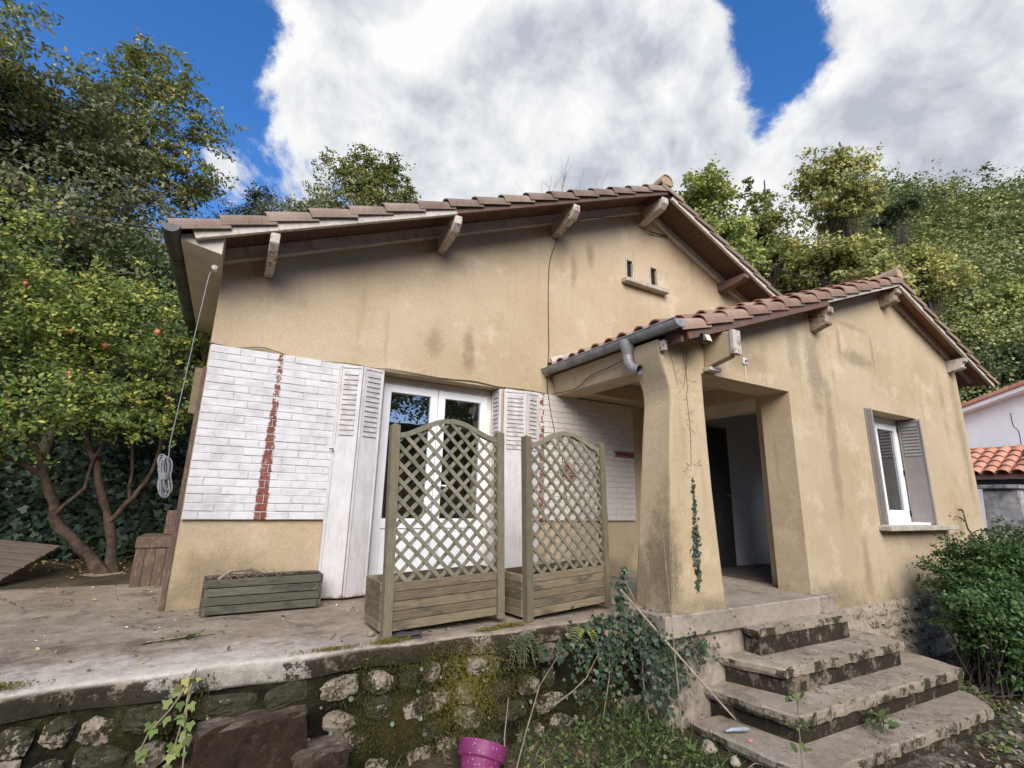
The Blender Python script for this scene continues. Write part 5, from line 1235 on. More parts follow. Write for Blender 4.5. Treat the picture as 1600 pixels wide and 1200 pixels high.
# ------------------------------------------------------------------ vegetation tools
LEAF = {
    'rhomb': np.array([(0, 0, 0), (0.34, 0.5, 0.08), (0, 1, -0.05), (-0.34, 0.5, 0.08)]),
    'oval': np.array([(0, 0, 0), (0.24, 0.28, 0.05), (0.22, 0.68, 0.04), (0, 1, -0.08), (-0.22, 0.68, 0.04), (-0.24, 0.28, 0.05)]),
    'long': np.array([(0, 0, 0), (0.13, 0.35, 0.03), (0.11, 0.72, 0.0), (0, 1, -0.10), (-0.11, 0.72, 0.0), (-0.13, 0.35, 0.03)]),
    'ivy': np.array([(0, 0.12, 0), (0.30, 0.0, 0.02), (0.50, 0.42, 0.0), (0.24, 0.52, 0.05), (0, 1.0, -0.06), (-0.24, 0.52, 0.05), (-0.50, 0.42, 0.0), (-0.30, 0.0, 0.02)]),
    'blade': np.array([(-0.030, 0, 0), (0.030, 0, 0), (0.018, 0.6, 0.10), (0, 1, 0.34)]),
    'round': np.array([(0, 0, 0), (0.38, 0.18, 0.03), (0.48, 0.55, 0.05), (0.2, 0.92, 0), (-0.2, 0.92, 0), (-0.48, 0.55, 0.05), (-0.38, 0.18, 0.03)]),
}
def unit(a): return a/np.maximum(np.linalg.norm(a, axis=1, keepdims=True), 1e-9)

def leaf_mesh(name, P, N, size, shape, mat, rnd=None, Y=None, rng=RNG):
    """one polygon per leaf; P positions, N facing normals, Y optional growth direction"""
    n = len(P); T = LEAF[shape]; k = len(T)
    N = unit(N)
    if Y is None: Y = rng.normal(size=(n, 3))
    Y = unit(Y - N*np.sum(Y*N, axis=1, keepdims=True)); X = np.cross(Y, N)
    s = np.asarray(size).reshape(-1, 1, 1) if np.ndim(size) else size
    V = P[:, None, :] + s*(T[None, :, 0:1]*X[:, None, :] + T[None, :, 1:2]*Y[:, None, :] + T[None, :, 2:3]*N[:, None, :])
    me = bpy.data.meshes.new(name); me.vertices.add(n*k); me.vertices.foreach_set('co', V.reshape(-1).astype(np.float32))
    me.loops.add(n*k); me.loops.foreach_set('vertex_index', np.arange(n*k, dtype=np.int32))
    me.polygons.add(n); me.polygons.foreach_set('loop_start', np.arange(0, n*k, k, dtype=np.int32))
    a = me.attributes.new('rnd', 'FLOAT', 'FACE')
    if rnd is None: rnd = rng.random(n)
    a.data.foreach_set('value', np.clip(rnd, 0, 1).astype(np.float32))
    me.update(calc_edges=True); me.materials.append(mat); return me

def nrm_(rng, size): return np.clip(rng.normal(size=size), -1.7, 1.7)
def crown_points(blobs, n_clump, per, spread, rng, flat=0.75, shell=0.45):
    """leaf positions: clumps through the crown's volume, each clump made of smaller sprays"""
    vol = np.array([b[3]*b[4]*b[5] for b in blobs]); vol = vol**0.75; cnt = np.maximum(1, (n_clump*vol/vol.sum()).astype(int))
    C = []
    for b, c in zip(blobs, cnt):
        d = unit(rng.normal(size=(c, 3))); r = rng.random((c, 1))**shell
        r *= 0.82 + 0.3*rng.random((c, 1))
        C.append(np.array(b[:3]) + d*r*np.array(b[3:6]))
    C = np.concatenate(C)
    P = []; G = []
    sprays = 7
    cr = spread*(0.55 + 0.8*rng.random((len(C), 1)))
    for s in range(sprays):
        S = C + nrm_(rng, C.shape)*cr*np.array([1, 1, flat])*0.78
        m = max(1, per//sprays); sr = cr*0.30
        q = S[:, None, :] + nrm_(rng, (len(C), m, 3))*sr[:, None, :]*np.array([1.1, 1.1, 0.5])
        P.append(q.reshape(-1, 3)); G.append(np.repeat(rng.random((len(C), 1)), m, axis=0).reshape(-1))
    return C, np.concatenate(P), np.concatenate(G)

def limbs(base, top, C, r0, rng, mb, every=1, wig=0.12, nseg=5, min_r=0.006):
    base, top = np.array(base, float), np.array(top, float); L_ = np.linalg.norm(top - base); k = 10
    t = np.linspace(0, 1, k); wv = rng.normal(size=(k, 3))*wig*L_*0.10; wv[0] = 0; wv[:, 2] *= 0.3
    tr = base + t[:, None]*(top - base) + np.cumsum(wv, axis=0)*0.5
    mb.tube([tuple(p) for p in tr], [float(r0*(1.25 if i == 0 else 1)*(1 - 0.85*ti)) for i, ti in enumerate(t)], 9)
    lowest = np.clip((C[:, 2].min() - base[2])/max(0.1, top[2] - base[2]) - 0.12, 0.12, 0.8)
    for c in C[::every]:
        zt = np.clip((c[2] - base[2])/max(0.1, (top[2] - base[2])) - 0.16 - 0.10*rng.random(), lowest, 0.93)
        i = zt*(k - 1); i0 = int(i); p = tr[i0]*(1 - (i - i0)) + tr[min(i0 + 1, k - 1)]*(i - i0)
        d = np.linalg.norm(c - p); mid = (p + c)/2 + np.array([0, 0, 0.10*d]) + rng.normal(size=3)*0.06*d
        pts = [(1 - s)**2*p + 2*s*(1 - s)*mid + s*s*c for s in np.linspace(0, 1, nseg)]
        pts = [q + rng.normal(size=3)*0.025*d*(0 < j < nseg - 1) for j, q in enumerate(pts)]
        ra = max(min_r*1.6, r0*0.34*(1 - zt*0.6)*min(1.0, d/L_*2.0))
        mb.tube([tuple(q) for q in pts], [float(ra + (min_r*0.6 - ra)*s) for s in np.linspace(0, 1, nseg)], 5, caps=False)
    return tr

def tree(name, label, base, top, blobs, n_clump, per, spread, leaf, shape, mat, bark, r0, seed, group=None, cat='tree', yellow=0.35, every=2, flat=0.75, shell=0.45, droop=0.0):
    rng = np.random.default_rng(seed); t = thing(name, label, cat, base, group)
    C, P, G = crown_points(blobs, n_clump, per, spread, rng, flat, shell)
    mb = MB(); limbs(base, top, C, r0, rng, mb, every); mb.build('trunk', bark, t, fix=False)
    cen = np.mean([b[:3] for b in blobs], axis=0)
    N = unit(P - cen)*0.45 + np.array([0, 0, 0.55]) + rng.normal(size=P.shape)*0.55
    Yd = rng.normal(size=P.shape) + np.array([0, 0, -droop])
    r = np.clip(G*0.7 + rng.random(len(P))*0.4 - 0.06 + (rng.random(len(P)) < 0.06)*yellow, 0, 1)
    me = leaf_mesh('crown', P - np.array(base), N, leaf*(0.65 + 0.7*rng.random(len(P))), shape, mat, r, Yd, rng)
    o = bpy.data.objects.new('crown', me); COL.objects.link(o); o.parent = t
    return t, C, P

def at(px, py, Y):
    """photo direction to a point at depth Y"""
    d = rt*(px - 800)/FPX - up*(py - 600)/FPX + fw; return EYE + d*(Y/d.y)

# ------------------------------------------------------------------ the fruit tree on the terrace, three leaning stems
pg = thing('pomegranate_tree', 'pomegranate tree with leaning forked trunk and reddish fruit left of house', 'tree', (-1.07, 7.45, 0))
rng = np.random.default_rng(31)
blobs = [(-2.9, 7.3, 2.5, 1.0, 0.9, 0.75), (-1.9, 7.4, 2.75, 1.0, 0.9, 0.85), (-1.0, 7.3, 2.55, 0.75, 0.8, 0.85), (-2.6, 7.0, 3.5, 0.8, 0.7, 0.6), (-1.3, 7.5, 3.3, 0.8, 0.7, 0.55), (-3.0, 7.2, 1.75, 0.9, 0.7, 0.5), (-1.2, 7.1, 1.75, 0.8, 0.6, 0.4), (-2.1, 7.0, 1.7, 0.7, 0.6, 0.45), (-3.5, 7.4, 3.0, 0.8, 0.8, 0.8)]
C, P, G = crown_points(blobs, 230, 147, 0.23, rng, 0.7, 0.5)
mb = MB()
SR = 0.66
stems = [([(-1.06, 7.42, -0.05), (-1.35, 7.40, 0.28), (-1.62, 7.38, 0.62), (-1.75, 7.36, 1.05), (-2.15, 7.3, 1.75), (-2.55, 7.3, 2.5), (-2.8, 7.3, 3.3)], [0.12, 0.088, 0.080, 0.062, 0.048, 0.03, 0.012]),
         ([(-1.02, 7.45, -0.05), (-1.12, 7.44, 0.5), (-1.30, 7.42, 1.05), (-1.50, 7.40, 1.5), (-1.58, 7.4, 2.1), (-1.75, 7.4, 2.9), (-1.7, 7.4, 3.5)], [0.095, 0.072, 0.060, 0.055, 0.04, 0.024, 0.01]),
         ([(-1.14, 7.43, 0.55), (-0.95, 7.42, 0.85), (-0.82, 7.40, 1.15), (-0.78, 7.40, 1.6), (-0.80, 7.4, 2.3), (-0.9, 7.4, 3.1)], [0.05, 0.040, 0.032, 0.026, 0.018, 0.008]),
         ([(-0.98, 7.43, 0.8), (-1.05, 7.42, 1.3), (-1.10, 7.40, 2.0), (-1.2, 7.4, 2.7)], [0.03, 0.022, 0.016, 0.008]),
         ([(-1.62, 7.38, 0.62), (-1.40, 7.36, 0.95), (-1.38, 7.35, 1.3), (-1.2, 7.3, 1.9)], [0.035, 0.026, 0.02, 0.01]),
         ([(-1.75, 7.36, 1.05), (-2.1, 7.2, 1.25), (-2.7, 7.1, 1.6), (-3.1, 7.1, 2.2)], [0.045, 0.035, 0.025, 0.01])]
tips = []
for p, r in stems:
    pp = []; rr2 = []
    for i in range(len(p) - 1):
        for s in np.linspace(0, 1, 4)[:-1]:
            q = np.array(p[i])*(1 - s) + np.array(p[i + 1])*s + rng.normal(size=3)*0.012; pp.append(tuple(q)); rr2.append(r[i]*(1 - s) + r[i + 1]*s)
    pp.append(p[-1]); rr2.append(r[-1]); mb.tube(pp, [q_*SR*(1 + 0.12*math.sin(i_*2.7)) for i_, q_ in enumerate(rr2)], 8); tips += pp[3:]
tips = np.array(tips)
for c in C[::2]:
    d2 = np.linalg.norm(tips - c, axis=1) + 0.8*np.maximum(0, tips[:, 2] - c[2] + 0.2); p = tips[int(np.argmin(d2))]
    mid = (p + c)/2 + np.array([0, 0, 0.08]) + rng.normal(size=3)*0.06
    mb.tube([tuple(p), tuple(0.55*p*0 + (p*0.25 + mid*0.5 + c*0.25)), tuple(c)], [0.012, 0.008, 0.003], 4, caps=False)
mb.build('trunk', M['bark_red'], pg, fix=False)
N = rng.normal(size=P.shape)*0.6 + np.array([0.1, -0.4, 0.6])
hgt = np.clip((P[:, 2] - 1.6)/2.4, 0, 1)
r = np.clip(G*0.45 + rng.random(len(P))*0.42 + 0.16*hgt + (rng.random(len(P)) < 0.10)*0.45, 0, 1)
me = leaf_mesh('crown', P - np.array((-1.07, 7.45, 0)), N, 0.052*(0.65 + 0.7*rng.random(len(P))), 'oval', M['lf_pom'], r, None, rng)
o = bpy.data.objects.new('crown', me); COL.objects.link(o); o.parent = pg
frm = MB().lathe([(0.0, -1.0), (0.45, -0.90), (0.82, -0.58), (1.0, -0.05), (0.90, 0.45), (0.55, 0.83), (0.22, 0.98), (0.20, 1.12), (0.34, 1.34), (0.20, 1.20), (0.0, 1.05)], (0, 0, 0), 14, (0, 0, -1)).mesh('pomegranate', M['fruit'], fix=False)
for (px, py) in ((40, 443), (112, 517), (165, 540), (246, 519), (108, 585)):
    p = at(px, py, 6.95); fs_ = random.uniform(0.027, 0.040); o = put(frm, 'pomegranate', pg, p, (random.uniform(-.3, .3), random.uniform(-.3, .3), 0)); o.scale = (fs_, fs_, fs_)

# ------------------------------------------------------------------ trees on the slope left of and behind the house
tree('walnut_tree', 'tall tree with broad drooping leaves at the upper left edge', (-7.2, 10.5, 1.5), (-5.8, 10.5, 8.6),
     [(-5.4, 10.2, 8.2, 1.5, 1.3, 1.0), (-4.6, 10.0, 7.6, 1.2, 1.2, 0.9), (-6.2, 10.2, 9.2, 1.4, 1.3, 0.9), (-5.6, 10, 6.8, 1.3, 1.2, 0.9)], 90, 190, 0.38, 0.120, 'long', M['lf_oak'], M['bark'], 0.16, 41, 'slope trees left of the house', droop=0.7)
tree('slope_oak', 'open-crowned oak standing against the blue sky above the left eave', (-3.6, 12.6, 2.8), (-2.6, 12.4, 9.8),
     [(-2.75, 12.2, 10.0, 1.0, 0.9, 0.75), (-1.9, 12.2, 9.1, 1.0, 0.9, 0.6), (-3.3, 12.2, 8.8, 1.2, 1.0, 0.8), (-1.75, 12.2, 8.0, 0.7, 0.7, 0.6), (-2.6, 12.3, 7.9, 1.3, 1.1, 0.9), (-2.9, 12.2, 10.6, 0.5, 0.5, 0.4)], 95, 140, 0.27, 0.090, 'oval', M['lf_oak'], M['bark'], 0.15, 42, 'slope trees left of the house', every=1)
tree('slope_elm', 'dense grey-green tree filling the left between fruit tree and sky', (-5.0, 11.3, 2.0), (-4.2, 11.2, 7.4),
     [(-4.9, 10.9, 6.9, 1.7, 1.3, 1.2), (-3.3, 11.0, 6.7, 1.5, 1.2, 1.2), (-4.2, 10.8, 5.3, 1.8, 1.3, 1.1), (-2.6, 11.0, 5.4, 1.2, 1.1, 1.1), (-5.9, 10.8, 5.6, 1.4, 1.2, 1.2), (-3.9, 11.0, 7.9, 1.3, 1.1, 0.7)], 260, 224, 0.40, 0.088, 'oval', M['lf_grey'], M['bark'], 0.17, 43, 'slope trees left of the house', every=3)
tree('slope_hornbeam', 'shaded dark tree low behind the fruit tree beside the gutter', (-2.6, 10.4, 1.4), (-2.2, 10.3, 4.6),
     [(-2.2, 10.0, 4.4, 1.2, 0.9, 0.8), (-1.3, 10.2, 3.7, 0.8, 0.8, 0.9), (-3.2, 10.0, 3.6, 1.2, 0.9, 0.9), (-1.7, 10.0, 2.7, 1.0, 0.8, 0.8)], 190, 150, 0.34, 0.085, 'oval', M['lf_dark'], M['bark'], 0.09, 44, 'slope trees left of the house', every=3)
tree('oak_tree', 'rounded oak rising behind the left roof slope', (3.0, 16.2, 4.8), (3.0, 16.2, 12.4),
     [(2.3, 16, 11.9, 0.95, 0.9, 0.85), (3.0, 16, 12.7, 0.95, 0.9, 0.75), (3.9, 16, 12.0, 0.8, 0.8, 0.85), (3.1, 16, 11.4, 1.4, 1.0, 0.8), (4.2, 16, 11.2, 0.7, 0.7, 0.7), (2.1, 16, 10.9, 1.1, 0.9, 0.8)], 105, 150, 0.28, 0.098, 'oval', M['lf_oak'], M['bark'], 0.16, 45, None, every=1)
tree('cypress_tree', 'small dark conifer peeking over the left roof tiles', (-0.3, 16.2, 4.6), (-0.3, 16.2, 10.4),
     [(-0.3, 16, 9.9, 0.40, 0.4, 0.65), (-0.2, 16, 9.2, 0.75, 0.6, 0.6), (-0.9, 16, 9.1, 0.5, 0.5, 0.3)], 60, 90, 0.22, 0.11, 'long', M['lf_con'], M['bark'], 0.08, 46)
tree('olive_tree', 'pale grey-green feathery tree between the conifer and the oak', (0.9, 15.6, 4.4), (0.9, 15.6, 9.9),
     [(0.75, 15.5, 9.5, 0.8, 0.6, 0.55), (1.4, 15.5, 9.9, 0.6, 0.6, 0.5)], 50, 90, 0.26, 0.12, 'long', M['lf_grey'], M['bark'], 0.08, 47)
# a bare tree over the ridge: twigs only
bt_ = thing('bare_tree', 'leafless pale tree whose twigs show above the roof ridge', 'tree', (11.0, 16.5, 4.0)); rng = np.random.default_rng(48); mb = MB()
def twigs(p, d, l, r, dep):
    q = p + d*l; m = (p + q)/2 + rng.normal(size=3)*l*0.06; mb.tube([tuple(p), tuple(m), tuple(q)], [r, r*0.8, r*0.6], 5, caps=False)
    if dep == 0: return
    for _ in range(3 if dep > 1 else 4):
        nd = d + rng.normal(size=3)*0.42 + np.array([0, 0, 0.15]); nd /= np.linalg.norm(nd); twigs(p + d*l*rng.uniform(0.5, 1.0), nd, l*rng.uniform(0.55, 0.8), r*0.55, dep - 1)
for (bx_, by_, h) in ((11.2, 16.5, 5.2), (10.4, 16.4, 4.8), (12.2, 16.5, 5.0)):
    twigs(np.array((bx_, by_, 4.0)), np.array((0.02, 0, 1.0)), h, 0.07, 5 - 1)
mb.build('trunk', M['bark_pale'], bt_, fix=False)

# ------------------------------------------------------------------ trees right, beyond the roofs
def rtree(name, label, mat, seed, group, px, leafsz=0.17, n=150, per=96, spread=0.45, base=None, shape='oval', every=2, bark='bark', r0=0.16, cat='tree', shell=0.45):
    """px: list of (photo x, y, radius px across, radius px up, depth X)"""
    bl = []
    for (x, y, rx, rz, X) in px:
        d = rt*(x - 800)/FPX - up*(y - 600)/FPX + fw; p = EYE + d*(X/d.x); dep = (p - EYE).dot(fw); k = dep/FPX
        bl.append((p.x, p.y, p.z, rx*k, rx*k*0.9, rz*k))
    c = np.mean([b[:3] for b in bl], axis=0); zt = max(b[2] for b in bl)
    gx, gy = (c[0], c[1]) if base is None else base
    return tree(name, label, (gx, gy, ground_h(gx, gy) - 0.1), (c[0], c[1], zt), bl, n, per, spread, leafsz, shape, mat, M[bark], r0, seed, group, cat, every=every, shell=shell)
rg_ = 'trees rising behind the wing roof'
rtree('ash_tree', 'light green tree just right of the main ridge', M['lf_lime'], 51, rg_, [(1105, 305, 45, 26, 14), (1085, 335, 42, 30, 14), (1130, 370, 50, 36, 14), (1150, 410, 40, 34, 14), (1110, 290, 32, 20, 14)], 0.135, 120, 112, 0.34)
rtree('acacia_tree', 'slender tree with reddish twigs between the light green and the tall tree', M['lf_oak'], 52, rg_, [(1185, 330, 22, 40, 16), (1165, 380, 36, 40, 16), (1215, 345, 34, 26, 16), (1200, 400, 40, 36, 16), (1168, 290, 10, 22, 16)], 0.125, 80, 84, 0.28, every=1)
rtree('maple_tree', 'tallest tree behind the wing roof with layered windswept crown', M['lf_yel'], 53, rg_, [(1300, 270, 44, 26, 18), (1270, 300, 26, 36, 18), (1340, 290, 36, 34, 18), (1305, 330, 46, 36, 18), (1355, 262, 24, 12, 18), (1265, 262, 16, 18, 18)], 0.135, 78, 112, 0.30, every=1, shell=0.35)
rtree('yellow_maple', 'low yellowish tree in front of the tall maple above the wing tiles', M['lf_yel'], 54, rg_, [(1255, 430, 46, 30, 17), (1300, 410, 52, 28, 17), (1350, 405, 40, 26, 17), (1225, 445, 30, 22, 17), (1380, 440, 36, 26, 17), (1210, 400, 34, 30, 17)], 0.14, 150, 126, 0.34)
rtree('leaning_branch_tree', 'dark leaning tree top reaching right against the cloud', M['lf_dark'], 55, rg_, [(1420, 316, 18, 7, 24), (1395, 330, 16, 8, 24), (1378, 345, 16, 10, 24)], 0.13, 40, 70, 0.30, base=(23, 9.0), every=1)
rtree('rust_oak', 'rust tinted bushy oak right behind the wing ridge', M['lf_yel'], 56, rg_, [(1430, 420, 38, 26, 24), (1465, 440, 36, 24, 24), (1415, 460, 30, 30, 24)], 0.15, 90, 126, 0.40)
rtree('lime_bush_tree', 'bright yellow-green tree above the neighbouring roof', M['lf_lime'], 57, rg_, [(1530, 500, 50, 34, 30), (1580, 480, 44, 34, 30), (1490, 520, 36, 30, 30), (1560, 540, 46, 30, 30)], 0.18, 140, 126, 0.48)
rtree('shade_tree', 'dark evergreen shrub tree behind the right wing eave', M['lf_dark'], 58, rg_, [(1550, 585, 46, 26, 26), (1590, 570, 40, 26, 26), (1515, 570, 34, 24, 26)], 0.13, 120, 150, 0.45)

# far wood on the hillsides: one mass, seen as a whole
def wood(name, label, specs, seed, mat, leaf, per, spread, clumps):
    rng = np.random.default_rng(seed); Ps = []; Ns = []; Rs = []; S = []
    for (x, y, h, r) in specs:
        z = ground_h(x, y); c = np.array((x, y, z + h*0.62)); bl = [(x, y, z + h*0.66, r, r, h*0.36), (x + r*.3, y - r*.2, z + h*0.4, r*0.9, r*0.9, h*0.3)]
        C, P, G = crown_points(bl, clumps, per, spread*r/2.2, rng, 0.7, 0.35); Ps.append(P); Ns.append(unit(P - c)*0.7 + np.array([0, 0, 0.5]) + rng.normal(size=P.shape)*0.5)
        tone = rng.random(); Rs.append(np.clip(tone*0.55 + G*0.25 + rng.random(len(P))*0.3, 0, 1)); S.append(leaf*min(1.2, max(0.5, math.hypot(x, y)/46))*(0.7 + 0.6*rng.random(len(P))))
    P = np.concatenate(Ps); me = leaf_mesh(name, P, np.concatenate(Ns), np.concatenate(S), 'rhomb', mat, np.concatenate(Rs), None, rng)
    o = bpy.data.objects.new(name, me); COL.objects.link(o); return tag(o, label, 'woodland', None, 'stuff')
rg = random.Random(77); sp = []
while len(sp) < 125:
    a = rg.uniform(rad(-5), rad(40)); d = rg.uniform(26, 62); x, y = d*math.cos(a), d*math.sin(a)
    if x < 14 or (a > rad(17) and d > 58 - 70*(a - rad(17))) or (a > rad(24) and d > 30): continue
    sp.append((x, y, rg.uniform(5.0, 8.0), rg.uniform(2.0, 3.2)))
wood('far_woodland', 'dense green wooded hillside filling the right background', sp, 61, M['lf_hill'], 0.22, 70, 0.70, 42)
sp = []
while len(sp) < 60:
    x, y = rg.uniform(-18, 4), rg.uniform(11.5, 24)
    if y < 17 and x > -1.8: continue
    sp.append((x, y, rg.uniform(3.2, 5.0), rg.uniform(1.6, 2.4)))
wood('slope_woodland', 'dim thicket covering the slope at the far left', sp, 62, M['lf_hill'], 0.17, 80, 0.9, 26)
sp = []
while len(sp) < 60:
    x, y = rg.uniform(-16, 26), rg.uniform(-40, -17)
    sp.append((x, y, rg.uniform(5, 8), rg.uniform(2.2, 3.2)))
wood('valley_woodland', 'wooded slope behind the viewer mirrored in the door glass', sp, 63, M['lf_hill'], 0.42, 40, 0.95, 22)

# undergrowth on the bank behind the fruit tree
rng = np.random.default_rng(64); n = 26000
xs_ = rng.uniform(-7.5, 0.2, n); ys_ = rng.uniform(8.2, 12.5, n)
zz = np.array([ground_h(x, y) for x, y in zip(xs_, ys_)]) + np.abs(rng.normal(size=n))*0.28
me = leaf_mesh('ivy_bank', np.stack([xs_, ys_, zz], 1), rng.normal(size=(n, 3))*0.5 + np.array([0, -0.5, 0.6]), 0.09*(0.6 + 0.8*rng.random(n)), 'ivy', M['lf_ivy'], rng.random(n)**1.3*0.9, None, rng)
o = bpy.data.objects.new('ivy_bank', me); COL.objects.link(o); tag(o, 'dark ivy covering the shaded bank behind the fruit tree', 'ivy', None, 'stuff')

# ------------------------------------------------------------------ bush at the right front
bs = thing('box_shrub', 'dense glossy green shrub at the right of the stair', 'shrub', (6.6, 2.3, -0.85)); rng = np.random.default_rng(71)
blobs = [(7.55, 2.35, 0.26, 0.52, 0.5, 0.38), (7.3, 2.25, 0.05, 0.50, 0.5, 0.40), (7.9, 2.3, 0.32, 0.6, 0.5, 0.36), (7.15, 2.2, -0.25, 0.50, 0.45, 0.35), (7.45, 2.1, -0.2, 0.6, 0.5, 0.4), (6.85, 2.3, -0.02, 0.28, 0.25, 0.20)]
blobs += [(7.3, 2.15, -0.6, 0.50, 0.4, 0.22), (7.8, 2.1, -0.55, 0.5, 0.4, 0.25)]
C, P, G = crown_points(blobs, 420, 105, 0.12, rng, 1.0, 0.4)
mb = MB(); bs0 = np.array((7.2, 2.3, -0.85))
for c in C:
    p = bs0 + rng.normal(size=3)*np.array((0.18, 0.12, 0)); m = (p + c)/2 + rng.normal(size=3)*0.06; mb.tube([tuple(p), tuple(m), tuple(c)], [0.010, 0.006, 0.002], 4, caps=False)
mb.build('stems', M['bark'], bs, fix=False)
N = unit(P - np.array((7.3, 2.3, -0.1)))*0.5 + rng.normal(size=P.shape)*0.5 + np.array([0, 0, 0.4])
Yd = unit(P - np.array((7.3, 2.3, -0.4))) + rng.normal(size=P.shape)*0.5
r = np.clip(G*0.35 + rng.random(len(P))*0.55 + (rng.random(len(P)) < 0.05)*0.3, 0, 1)
me = leaf_mesh('foliage', P - np.array((6.6, 2.3, -0.85)), N, 0.043*(0.55 + 0.8*rng.random(len(P))), 'oval', M['lf_bush'], r, Yd, rng)
o = bpy.data.objects.new('foliage', me); COL.objects.link(o); o.parent = bs

# ------------------------------------------------------------------ ivy over the wall beside the stair
def ivy_patch(name, label, items, seed, mat, size, stems=(), cat='ivy', shape='ivy'):
    """items: (x, y, z, rx, ry, rz, n, facing)"""
    rng = np.random.default_rng(seed); P = []; N = []
    for (x, y, z, rx, ry, rz, n, fc) in items:
        u = rng.normal(size=(n, 3))*0.55; P.append(np.array((x, y, z)) + u*np.array((rx, ry, rz))); N.append(np.array(fc) + rng.normal(size=(n, 3))*0.38)
    P = np.concatenate(P); N = np.concatenate(N); b = np.array(items[0][:3])
    t = thing(name, label, cat, tuple(b))
    Yd = np.array([0, -0.2, -1.0]) + rng.normal(size=P.shape)*0.55
    me = leaf_mesh('leaves', P - b, N, size*(0.55 + 0.8*rng.random(len(P))), shape, mat, rng.random(len(P)), Yd, rng)
    o = bpy.data.objects.new('leaves', me); COL.objects.link(o); o.parent = t
    if stems:
        mb = MB()
        for s in stems: mb.tube(s, [0.005]*len(s), 5)
        mb.build('stem', M['twig'], t, fix=False)
    return t
ivy_patch('ivy', 'dark ivy spilling over the wall between second planter and pillar', [
    (2.95, 3.27, -0.10, 0.34, 0.05, 0.14, 520, (-0.1, -1, 0.45)), (2.75, 3.27, -0.22, 0.26, 0.05, 0.20, 380, (-0.1, -1, 0.3)), (3.10, 3.16, -0.16, 0.18, 0.10, 0.18, 330, (-0.3, -1, 0.4)), (3.20, 3.02, -0.30, 0.20, 0.04, 0.24, 330, (-0.1, -1, 0.2)),
    (2.9, 3.24, -0.45, 0.34, 0.04, 0.22, 150, (0, -1, 0.2)), (2.98, 3.32, 0.10, 0.06, 0.05, 0.16, 110, (-0.2, -1, 0.3)), (3.0, 3.30, 0.28, 0.03, 0.04, 0.10, 40, (-0.2, -1, 0.3)), (3.5, 2.99, -0.22, 0.22, 0.03, 0.12, 110, (0, -1, 0.2)), (2.3, 3.27, -0.16, 0.20, 0.04, 0.08, 90, (0, -1, 0.3)), (3.15, 3.06, -0.6, 0.25, 0.05, 0.15, 120, (0, -1, .3))], 81, M['lf_ivy'], 0.038,
    stems=[[(2.7, 3.26, -0.75), (2.78, 3.25, -0.4), (2.8, 3.26, -0.1)], [(3.05, 3.1, -0.8), (3.02, 3.14, -0.4), (3.1, 3.18, 0.0), (3.0, 3.30, 0.3)]])
ivy_patch('pillar_ivy', 'narrow climbing ivy on the front of the porch pillar', [(3.62, 3.058, 0.42, 0.045, 0.012, 0.16, 95, (0, -1, 0.25)), (3.635, 3.062, 0.66, 0.040, 0.012, 0.16, 80, (0, -1, 0.25)), (3.650, 3.072, 0.90, 0.022, 0.010, 0.12, 30, (0, -1, 0.25)), (3.66, 3.08, 1.08, 0.012, 0.008, 0.10, 16, (0, -1, .25)), (3.60, 3.05, 0.25, 0.03, 0.01, 0.05, 18, (0, -1, .25))], 82, M['lf_ivy'], 0.033,
    stems=[[(3.60, 3.058, 0.2), (3.62, 3.066, 0.5), (3.645, 3.078, 0.8), (3.66, 3.085, 1.15)]])
# dead creeper lines on the pillar
mb = MB(); rg2 = random.Random(4)
for k in range(34):
    z = rg2.uniform(0.9, 2.2); x = 3.655 + rg2.uniform(-.12, .10); l = rg2.uniform(.02, .07); a = rg2.choice((-1, 1))*rg2.uniform(.2, 1.0)
    mb.tube([(x, 3.086, z), (x + l*math.cos(a)*0.6, 3.083, z + l*math.sin(a)*.5), (x + l*math.cos(a), 3.086, z + l*math.sin(a))], 0.0015, 4)
for (x0, z0, x1, z1) in ((3.55, 2.0, 3.40, 2.42), (3.62, 1.98, 3.70, 2.42), (3.68, 1.95, 3.62, 2.40), (3.66, 1.2, 3.66, 1.95)):
    mb.tube([(x0, 3.088, z0), ((x0 + x1)/2 + .02, 3.084, (z0 + z1)/2), (x1, 3.088, z1)], 0.0018, 4)
tag(mb.build('dead_creeper', M['bark'], origin=(3.65, 3.08, 1.0)), 'dry brown creeper remnants clinging to the upper pillar', 'creeper')

# creeper hanging over the left edge of the terrace
def vine(name, label, paths, seed, mat, size, per):
    rng = np.random.default_rng(seed); t = thing(name, label, 'vine', paths[0][0]); b = np.array(paths[0][0]); mb = MB(); P = []
    for p in paths:
        mb.tube(p, [0.0045]*(len(p) - 1) + [0.002], 5)
        q = np.array(p); 
        for _ in range(per):
            i = rng.integers(0, len(q) - 1); s = rng.random(); P.append(q[i]*(1 - s) + q[i + 1]*s + rng.normal(size=3)*np.array((0.018, 0.012, 0.018)))
    mb.build('stem', M['twig'], t, fix=False); P = np.array(P); N = np.array([0, -1, 0.5]) + rng.normal(size=P.shape)*0.4
    me = leaf_mesh('leaves', P - b, N, size*(0.6 + 0.8*rng.random(len(P))), 'ivy', mat, rng.random(len(P)), np.array([0, -.2, -1]) + rng.normal(size=P.shape)*0.6, rng)
    o = bpy.data.objects.new('leaves', me); COL.objects.link(o); o.parent = t; return t
